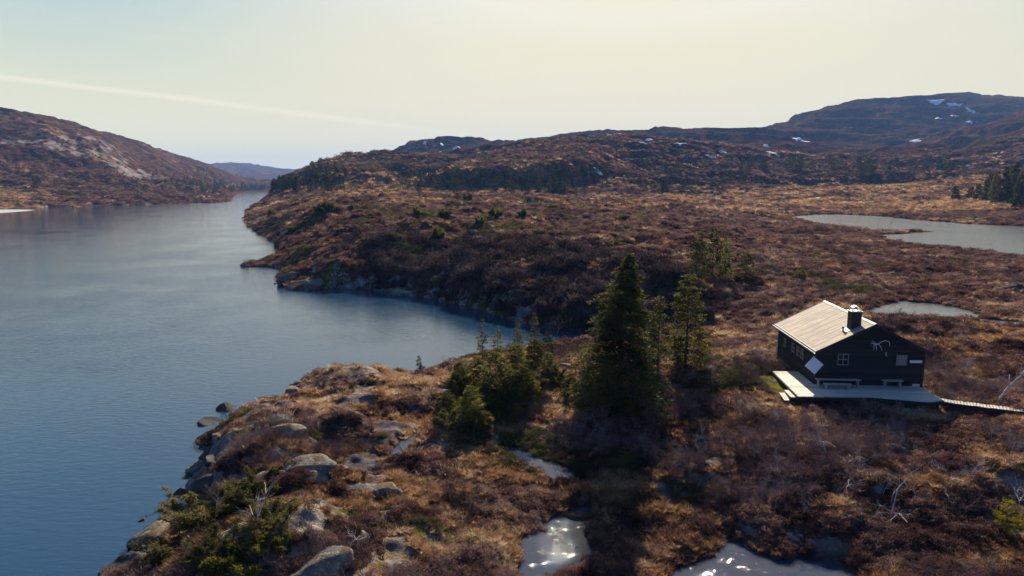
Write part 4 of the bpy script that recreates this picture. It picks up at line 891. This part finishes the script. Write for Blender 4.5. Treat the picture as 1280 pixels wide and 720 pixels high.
# far trees: single-mesh conifers
def far_mesh(seed, h=1., r=.22):
    g = np.random.default_rng(seed); mbb = MB(); mbb.tube([(0, 0, 0), (0, 0, h)], [.018, .004], 4)
    cs = []; n = 230; q = g.random(n) ** .8 * .92 + .06; a = g.random(n) * 6.283; rr = r * (1 - q) ** .75 * (.35 + .75 * g.random(n))
    c = np.stack([np.cos(a) * rr, np.sin(a) * rr, q * h], 1); A = unit(np.stack([np.cos(a), np.sin(a), np.full(n, -.35)], 1) + g.normal(0, .3, (n, 3)))
    V, Q = quads_from(c, A, unit(np.cross(A, g.normal(0, .6, (n, 3)) + np.array([0, 0, 1]))), np.full(n, .11) * (.6 + .8 * g.random(n)), np.full(n, .06))
    b = len(mbb.v); V = np.concatenate([np.array(mbb.v), V]); tri = [f for f in mbb.f if len(f) == 4]
    return mesh_np('far_conifer', V, [np.array(tri), Q + b], m_far)
fv = [far_mesh(300 + k, 1., .20 + .03 * k) for k in range(4)]
def far_trees(rects, cat_label, group, hh, single=True):
    pts = []
    for (x0, x1, y0, y1, n) in rects:
        for _ in range(n):
            p = hit(rnd.uniform(x0, x1), rnd.uniform(y0, y1))
            if p and p[2] > .6: pts.append((p, hh * rnd.uniform(.6, 1.35)))
    for i, (p, s) in enumerate(pts):
        o = obj('conifer', fv[i % 4], None, (p[0], p[1], p[2] - .2)); o.scale = (s * rnd.uniform(.9, 1.3),) * 2 + (s,); o.rotation_euler.z = rnd.uniform(0, 6.28)
        tag(o, cat_label, 'conifer tree', group)
far_trees([(384, 436, 194, 240, 34)], 'small dark conifer on the wooded slope above the end of the lake', 'conifers on the slope above the lake end', 6)
far_trees([(620, 720, 230, 243, 34), (800, 940, 208, 240, 60)], 'small dark conifer at the foot of the middle bluffs', 'conifers at the foot of the middle bluffs', 7.5)
far_trees([(925, 1060, 205, 216, 30), (1070, 1185, 208, 222, 30)], 'small dark conifer on the shelf below the big right hill', 'conifers on the shelf below the right hill', 11)
far_trees([(500, 620, 222, 240, 24)], 'small conifer on the low slope left of the bluffs', 'conifers on the low slope left of the bluffs', 6)
far_trees([(10, 60, 215, 240, 10), (190, 300, 210, 240, 26)], 'small conifer on the far left hillside', 'conifers on the left hillside', 7)
# mid pines on the headland
hv = [bushpine(2.6, 1.6, 9, 22, .34, 310 + k) for k in range(2)]
hp = [(365,292),(372,262),(338,272),(345,285),(410,262),(425,258),(440,262),(455,268),(400,268),(470,256),(520,270),(540,278),(555,272),(530,290),(545,300),(600,268),(620,272),(640,268),(600,282),(650,282),(690,262),(560,255),(585,252),(505,258),(780,275),(360,300),(655,272),(960,272)]
for i, (px, py) in enumerate(hp[::2]):
    p = hit(px, py)
    if p and p[2] > .5: tree('headland_pine', hv[i % 2], (p[0], p[1], p[2] - .1), 'low green pine bush scattered on the heather headland', 'pine bush', 'low pine bushes on the headland', s=rnd.uniform(.7, 1.5) * (p[1] / 170) ** .4)
# far woods mass (stuff)
pts = []; sz_ = []
for (x0, x1, y0, y1, n, hh) in [(300, 372, 234, 239.5, 160, 9), (230, 305, 225, 243, 90, 7), (150, 235, 228, 240, 40, 6), (380, 430, 205, 242, 90, 5), (520, 760, 215, 243, 160, 7)]:
    for _ in range(n):
        p = hit(rnd.uniform(x0, x1), rnd.uniform(y0, y1))
        if p and p[2] > .6: pts.append((p[0], p[1], p[2] - .3)); sz_.append(hh * rnd.uniform(.5, 1.2))
scatter('far_wood', pts, sz_, fv, 'hazy conifer woods on the slopes round the far end of the lake', 'woods', tilt=.02)

# ------------------------------------------------------------------ rocks
def rock_mesh(seed, mat, sub=4, rough=.35):
    import bmesh
    bm = bmesh.new(); bmesh.ops.create_icosphere(bm, subdivisions=sub, radius=1)
    g = np.random.default_rng(seed); co = np.array([v.co[:] for v in bm.verts]); 
    for k in range(15):   # planar cuts make facets
        n_ = unit(g.normal(0, 1, 3)); d = .42 + .38 * g.random(); t = co @ n_ - d; co -= np.outer(np.maximum(t, 0) * .97, n_)
    r_ = 1 + rough * .35 * (fbm(co[:, 0] * 1.6 + seed, co[:, 1] * 1.6 + co[:, 2] * 1.3, seed, 3)) + .03 * vnoise(co[:, 0] * 9, co[:, 2] * 9 + co[:, 1] * 5, seed)
    co *= r_[:, None]
    for v_, c in zip(bm.verts, co): v_.co = c
    me = bpy.data.meshes.new('boulder'); bm.to_mesh(me); bm.free(); me.materials.append(mat); me.polygons.foreach_set('use_smooth', [True] * len(me.polygons)); return me
rm = [rock_mesh(400 + k, m_rock) for k in range(5)]; rd = [rock_mesh(420 + k, m_darkrock) for k in range(3)]
def rock(px, py, sx, sy, sz, label, mset=rm, k=0, rz=None, sink=.35, group=None, wz=None):
    if wz is not None: x_, y_ = unz(px, py, wz); z_ = wz
    else: x_, y_, z_ = hit(px, py)
    o = obj('boulder', mset[k % len(mset)], None, (x_, y_ + sy * .3, z_ - sink * sz + sz * .3)); sx *= .92; sy *= .88; sz *= .88; o.location.z -= sz * .25; o.scale = (sx, sy, sz); o.rotation_euler = (rnd.uniform(-.2, .2), rnd.uniform(-.2, .2), rnd.uniform(0, 6.28) if rz is None else rz)
    return tag(o, label, 'boulder', group)
rock(176, 651, .40, .30, .28, 'small lone dark rock standing in the lake', rd, 0, wz=0)
rock(220, 621, .80, .75, .62, 'largest dark rock in the water just off the near shore', rd, 1, wz=0)
rock(237, 590, .75, .6, .6, 'dark rock at the waterline above the largest off-shore rock', rd, 2, wz=0)
rock(233, 598, .3, .3, .3, 'tiny dark rock beside the waterline rock', rd, 0, wz=0)
rock(350, 352, .9, .9, .6, 'dark rock off the tip of the headland', rd, 1, wz=0)
rock(344, 355, .6, .6, .4, 'smaller dark rock off the headland tip', rd, 2, wz=0)
rock(304, 332, 1.6, .8, .5, 'dark flat rock at the end of the narrow spit', rd, 0, wz=0)
rock(481, 618, 1.0, .85, .95, 'angular dark grey boulder on the tawny grass', rm, 1)
rock(1268, 366, 3.2, 2.6, 2.5, 'large rounded boulder at the right edge by the bog', rd, 0)
rock(704, 462, 1.5, 1.2, .9, 'pale rounded boulder between the thicket and the tallest spruce', rm, 2)
rock(436, 470, 3.4, 2.0, 1.1, 'broad pale slab crowning the tip of the knoll', rm, 3, rz=.4)
rock(418, 482, 1.9, 1.4, .9, 'bluish slab on the knoll just below the crowning slab', rm, 4, rz=.9)
rock(345, 548, 2.0, 1.3, .8, 'tilted pale slab in the heather of the knoll', rm, 0, rz=.6)
rock(348, 527, 1.2, .9, .6, 'small grey slab on the knoll above the tilted one', rm, 1)
rock(400, 716, 2.2, 1.5, .9, 'pale lichen slab at the bottom edge beside the bright creeping pine', rm, 2, rz=.3)
rock(325, 706, 1.5, 1.1, .8, 'lichen covered slab left of the bottom-edge slab', rm, 3)
rock(570, 716, .9, .7, .5, 'low pale rock at the bottom edge near the puddle', rm, 4)
rock(380, 585, 1.9, 1.3, .5, 'flat pinkish slab in the middle of the knoll', rm, 1, rz=.2)
rock(1130, 562, 1.9, 1.2, .7, 'pale lichen hummock rock below the cabin', rm, 3)
rock(1172, 549, 1.3, .9, .45, 'low grey slab in the heather right of the lichen rock', rm, 0)
shore_pts = [(262,540),(252,556),(258,572),(247,590),(246,612),(250,632),(236,650),(208,660),(190,675),(172,695),(160,715),(285,525),(310,512),(335,503),(275,550),(266,580),(262,610),(225,668),(196,705),(365,495)]
for i, (px, py) in enumerate(shore_pts):
    s_q = rnd.uniform(.6, 1.3); rock(px, py - 3, s_q * 1.25, s_q, s_q * .85, 'grey rock of the rugged bank along the near shore', (rd + [rm[1], rm[4]]), i, group='rocks along the near shore bank')
for i, (px, py) in enumerate([(372,360),(392,357),(362,350),(350,333),(415,357),(440,359),(478,362),(500,338),(490,352),(520,372),(505,375),(560,378),(395,340),(600,300),(588,292),(330,290),(318,282),(312,272),(455,350),(545,365)]):
    s_q = rnd.uniform(1.3, 2.8); rock(px, py, s_q * 1.5, s_q * .8, s_q * .95, 'grey rock outcrop on the headland bank across the water', rm, i, group='rock outcrops on the headland bank')

# ------------------------------------------------------------------ snow patches, ice
def snow(px, py, wpx, hpx, label, group=None, seed=0, m=None, name='snow_patch', lvl=None):
    p = hit(px, py)
    if p is None: return
    D = p[1]; rx = wpx / F * D / 2 * 1.2
    p2 = hit(px, py + hpx / 2); p1 = hit(px, py - hpx / 2)
    ry = max(rx * .3, min((p1[1] if p1 else D) - (p2[1] if p2 else D), rx * 2) / 2) * .8
    n = 30; V = []; g = np.linspace(0, 1, 9)[1:]
    a = np.arange(n) * 2 * math.pi / n; rad = 1 + .45 * np.sin(a * 2 + seed) * np.sin(a * 3 + 2.1 * seed) + .15 * np.sin(a * 5 + seed)
    X = [p[0]]; Y = [p[1]]
    for q in g: X += list(p[0] + rx * q * rad * np.cos(a)); Y += list(p[1] + ry * q * rad * np.sin(a))
    X = np.array(X); Y = np.array(Y); e_ = np.concatenate([[0], np.repeat(g, n)])
    Z = terrain(X, Y) + np.where(e_ > .99, -.3, .3 * (D / 900) * (1 - e_ ** 3) + .15)
    fs = [(0, 1 + i, 1 + (i + 1) % n) for i in range(n)]; q4 = [(1 + r * n + i, 1 + (r + 1) * n + i, 1 + (r + 1) * n + (i + 1) % n, 1 + r * n + (i + 1) % n) for r in range(len(g) - 1) for i in range(n)]
    c0 = np.array([p[0], p[1], p[2]])
    o = obj(name, mesh_np(name, np.stack([X, Y, Z], 1) - c0, [np.array(fs), np.array(q4)], m or m_snow, True), None, c0); tag(o, label, 'snow patch', group)
sn = [(1166,131.3,20,2,'widest snow patch near the top of the big right hill'),(1193,131,16,3,'snow streak just right of the widest one near the hilltop'),(1174,148,7,3,'small snow patch below the widest one on the right hill'),(1194,145.5,8,3,'snow patch on the upper right hill under the long streak'),(1215,140.5,10,3,'rightmost snow patch on the big hill flank'),(1211,153,6,3,'tiny snow patch on the brown spur of the right hill'),
      (1143,177,10,3.5,'snow patch above the dark cliff band on the right'),(1004,176.5,20,3,'long thin snow streak on the slope left of the big hill'),(958,183.5,6,3,'small snow patch above the bright one near the middle woods'),(968,192.5,15,4,'bright snow patch just above the middle woods'),
      (850,180,11,4.5,'oval snow patch on the dark middle bluff'),(903,190.5,9,4,'snow patch on the right of the middle bluff'),(888,196.5,12,5,'curved snow patch low on the middle bluff'),(804,178.5,7,5,'left blob of the slanting snow patch on the bluff'),(812,176,7,3,'right blob of the slanting snow patch on the bluff'),
      (749,216.5,10,6,'snow patch low on the shaded bluff face'),(551,190,6,6,'slanting snow patch on the distant dark hill'),(553,181.5,6,2.5,'upper snow patch on the distant dark hill'),(569,186.5,9,3,'right snow streak on the distant dark hill'),(531,181.5,3,2.5,'tiny leftmost snow spot on the distant dark hill')]
for i, (px, py, a, b, lb) in enumerate(sn): snow(px, py, a, b, lb, None, i)
for i, (px, py, a, b) in enumerate([(1028,237,5,3),(1045,236,5,2.5),(1057,233.5,5,2.5),(1056,240,6,2.5),(1021,248,5,2),(1089,240,4,2)]): snow(px, py, a, b, 'tiny remnant snow fleck on the flats beyond the upper pond', 'snow flecks on the flats', i + 30)
ip = [(-60,268),(-20,262.3),(20,262),(44,262.4),(30,264),(0,266.3),(-30,268)]
mb = MB(); slab(mb, [unz(a, b, 0) for a, b in ip][::-1], -.1, .06); o = obj('lake_ice', mb.mesh('lake_ice', pmat('grey_ice', lambda t, o_: princ(t, o_, (.34, .35, .36), .5)))); tag(o, 'pale flat remnant of ice along the far left shore', 'ice sheet')

# ------------------------------------------------------------------ haze
mb = MB(); mb.box(-11500, 11500, -120, 8600, -4.5, 330)
m_haze = bpy.data.materials.new('haze'); m_haze.use_nodes = True; t = m_haze.node_tree; t.nodes.clear()
out = N(t, 'ShaderNodeOutputMaterial'); pv = N(t, 'ShaderNodeVolumePrincipled'); pv.inputs['Color'].default_value = (.24, .46, .95, 1); pv.inputs['Density'].default_value = HAZE; pv.inputs['Anisotropy'].default_value = .0
L(t, pv.outputs[0], out.inputs['Volume'])
tag(mb.build('haze', m_haze), kind='stuff')
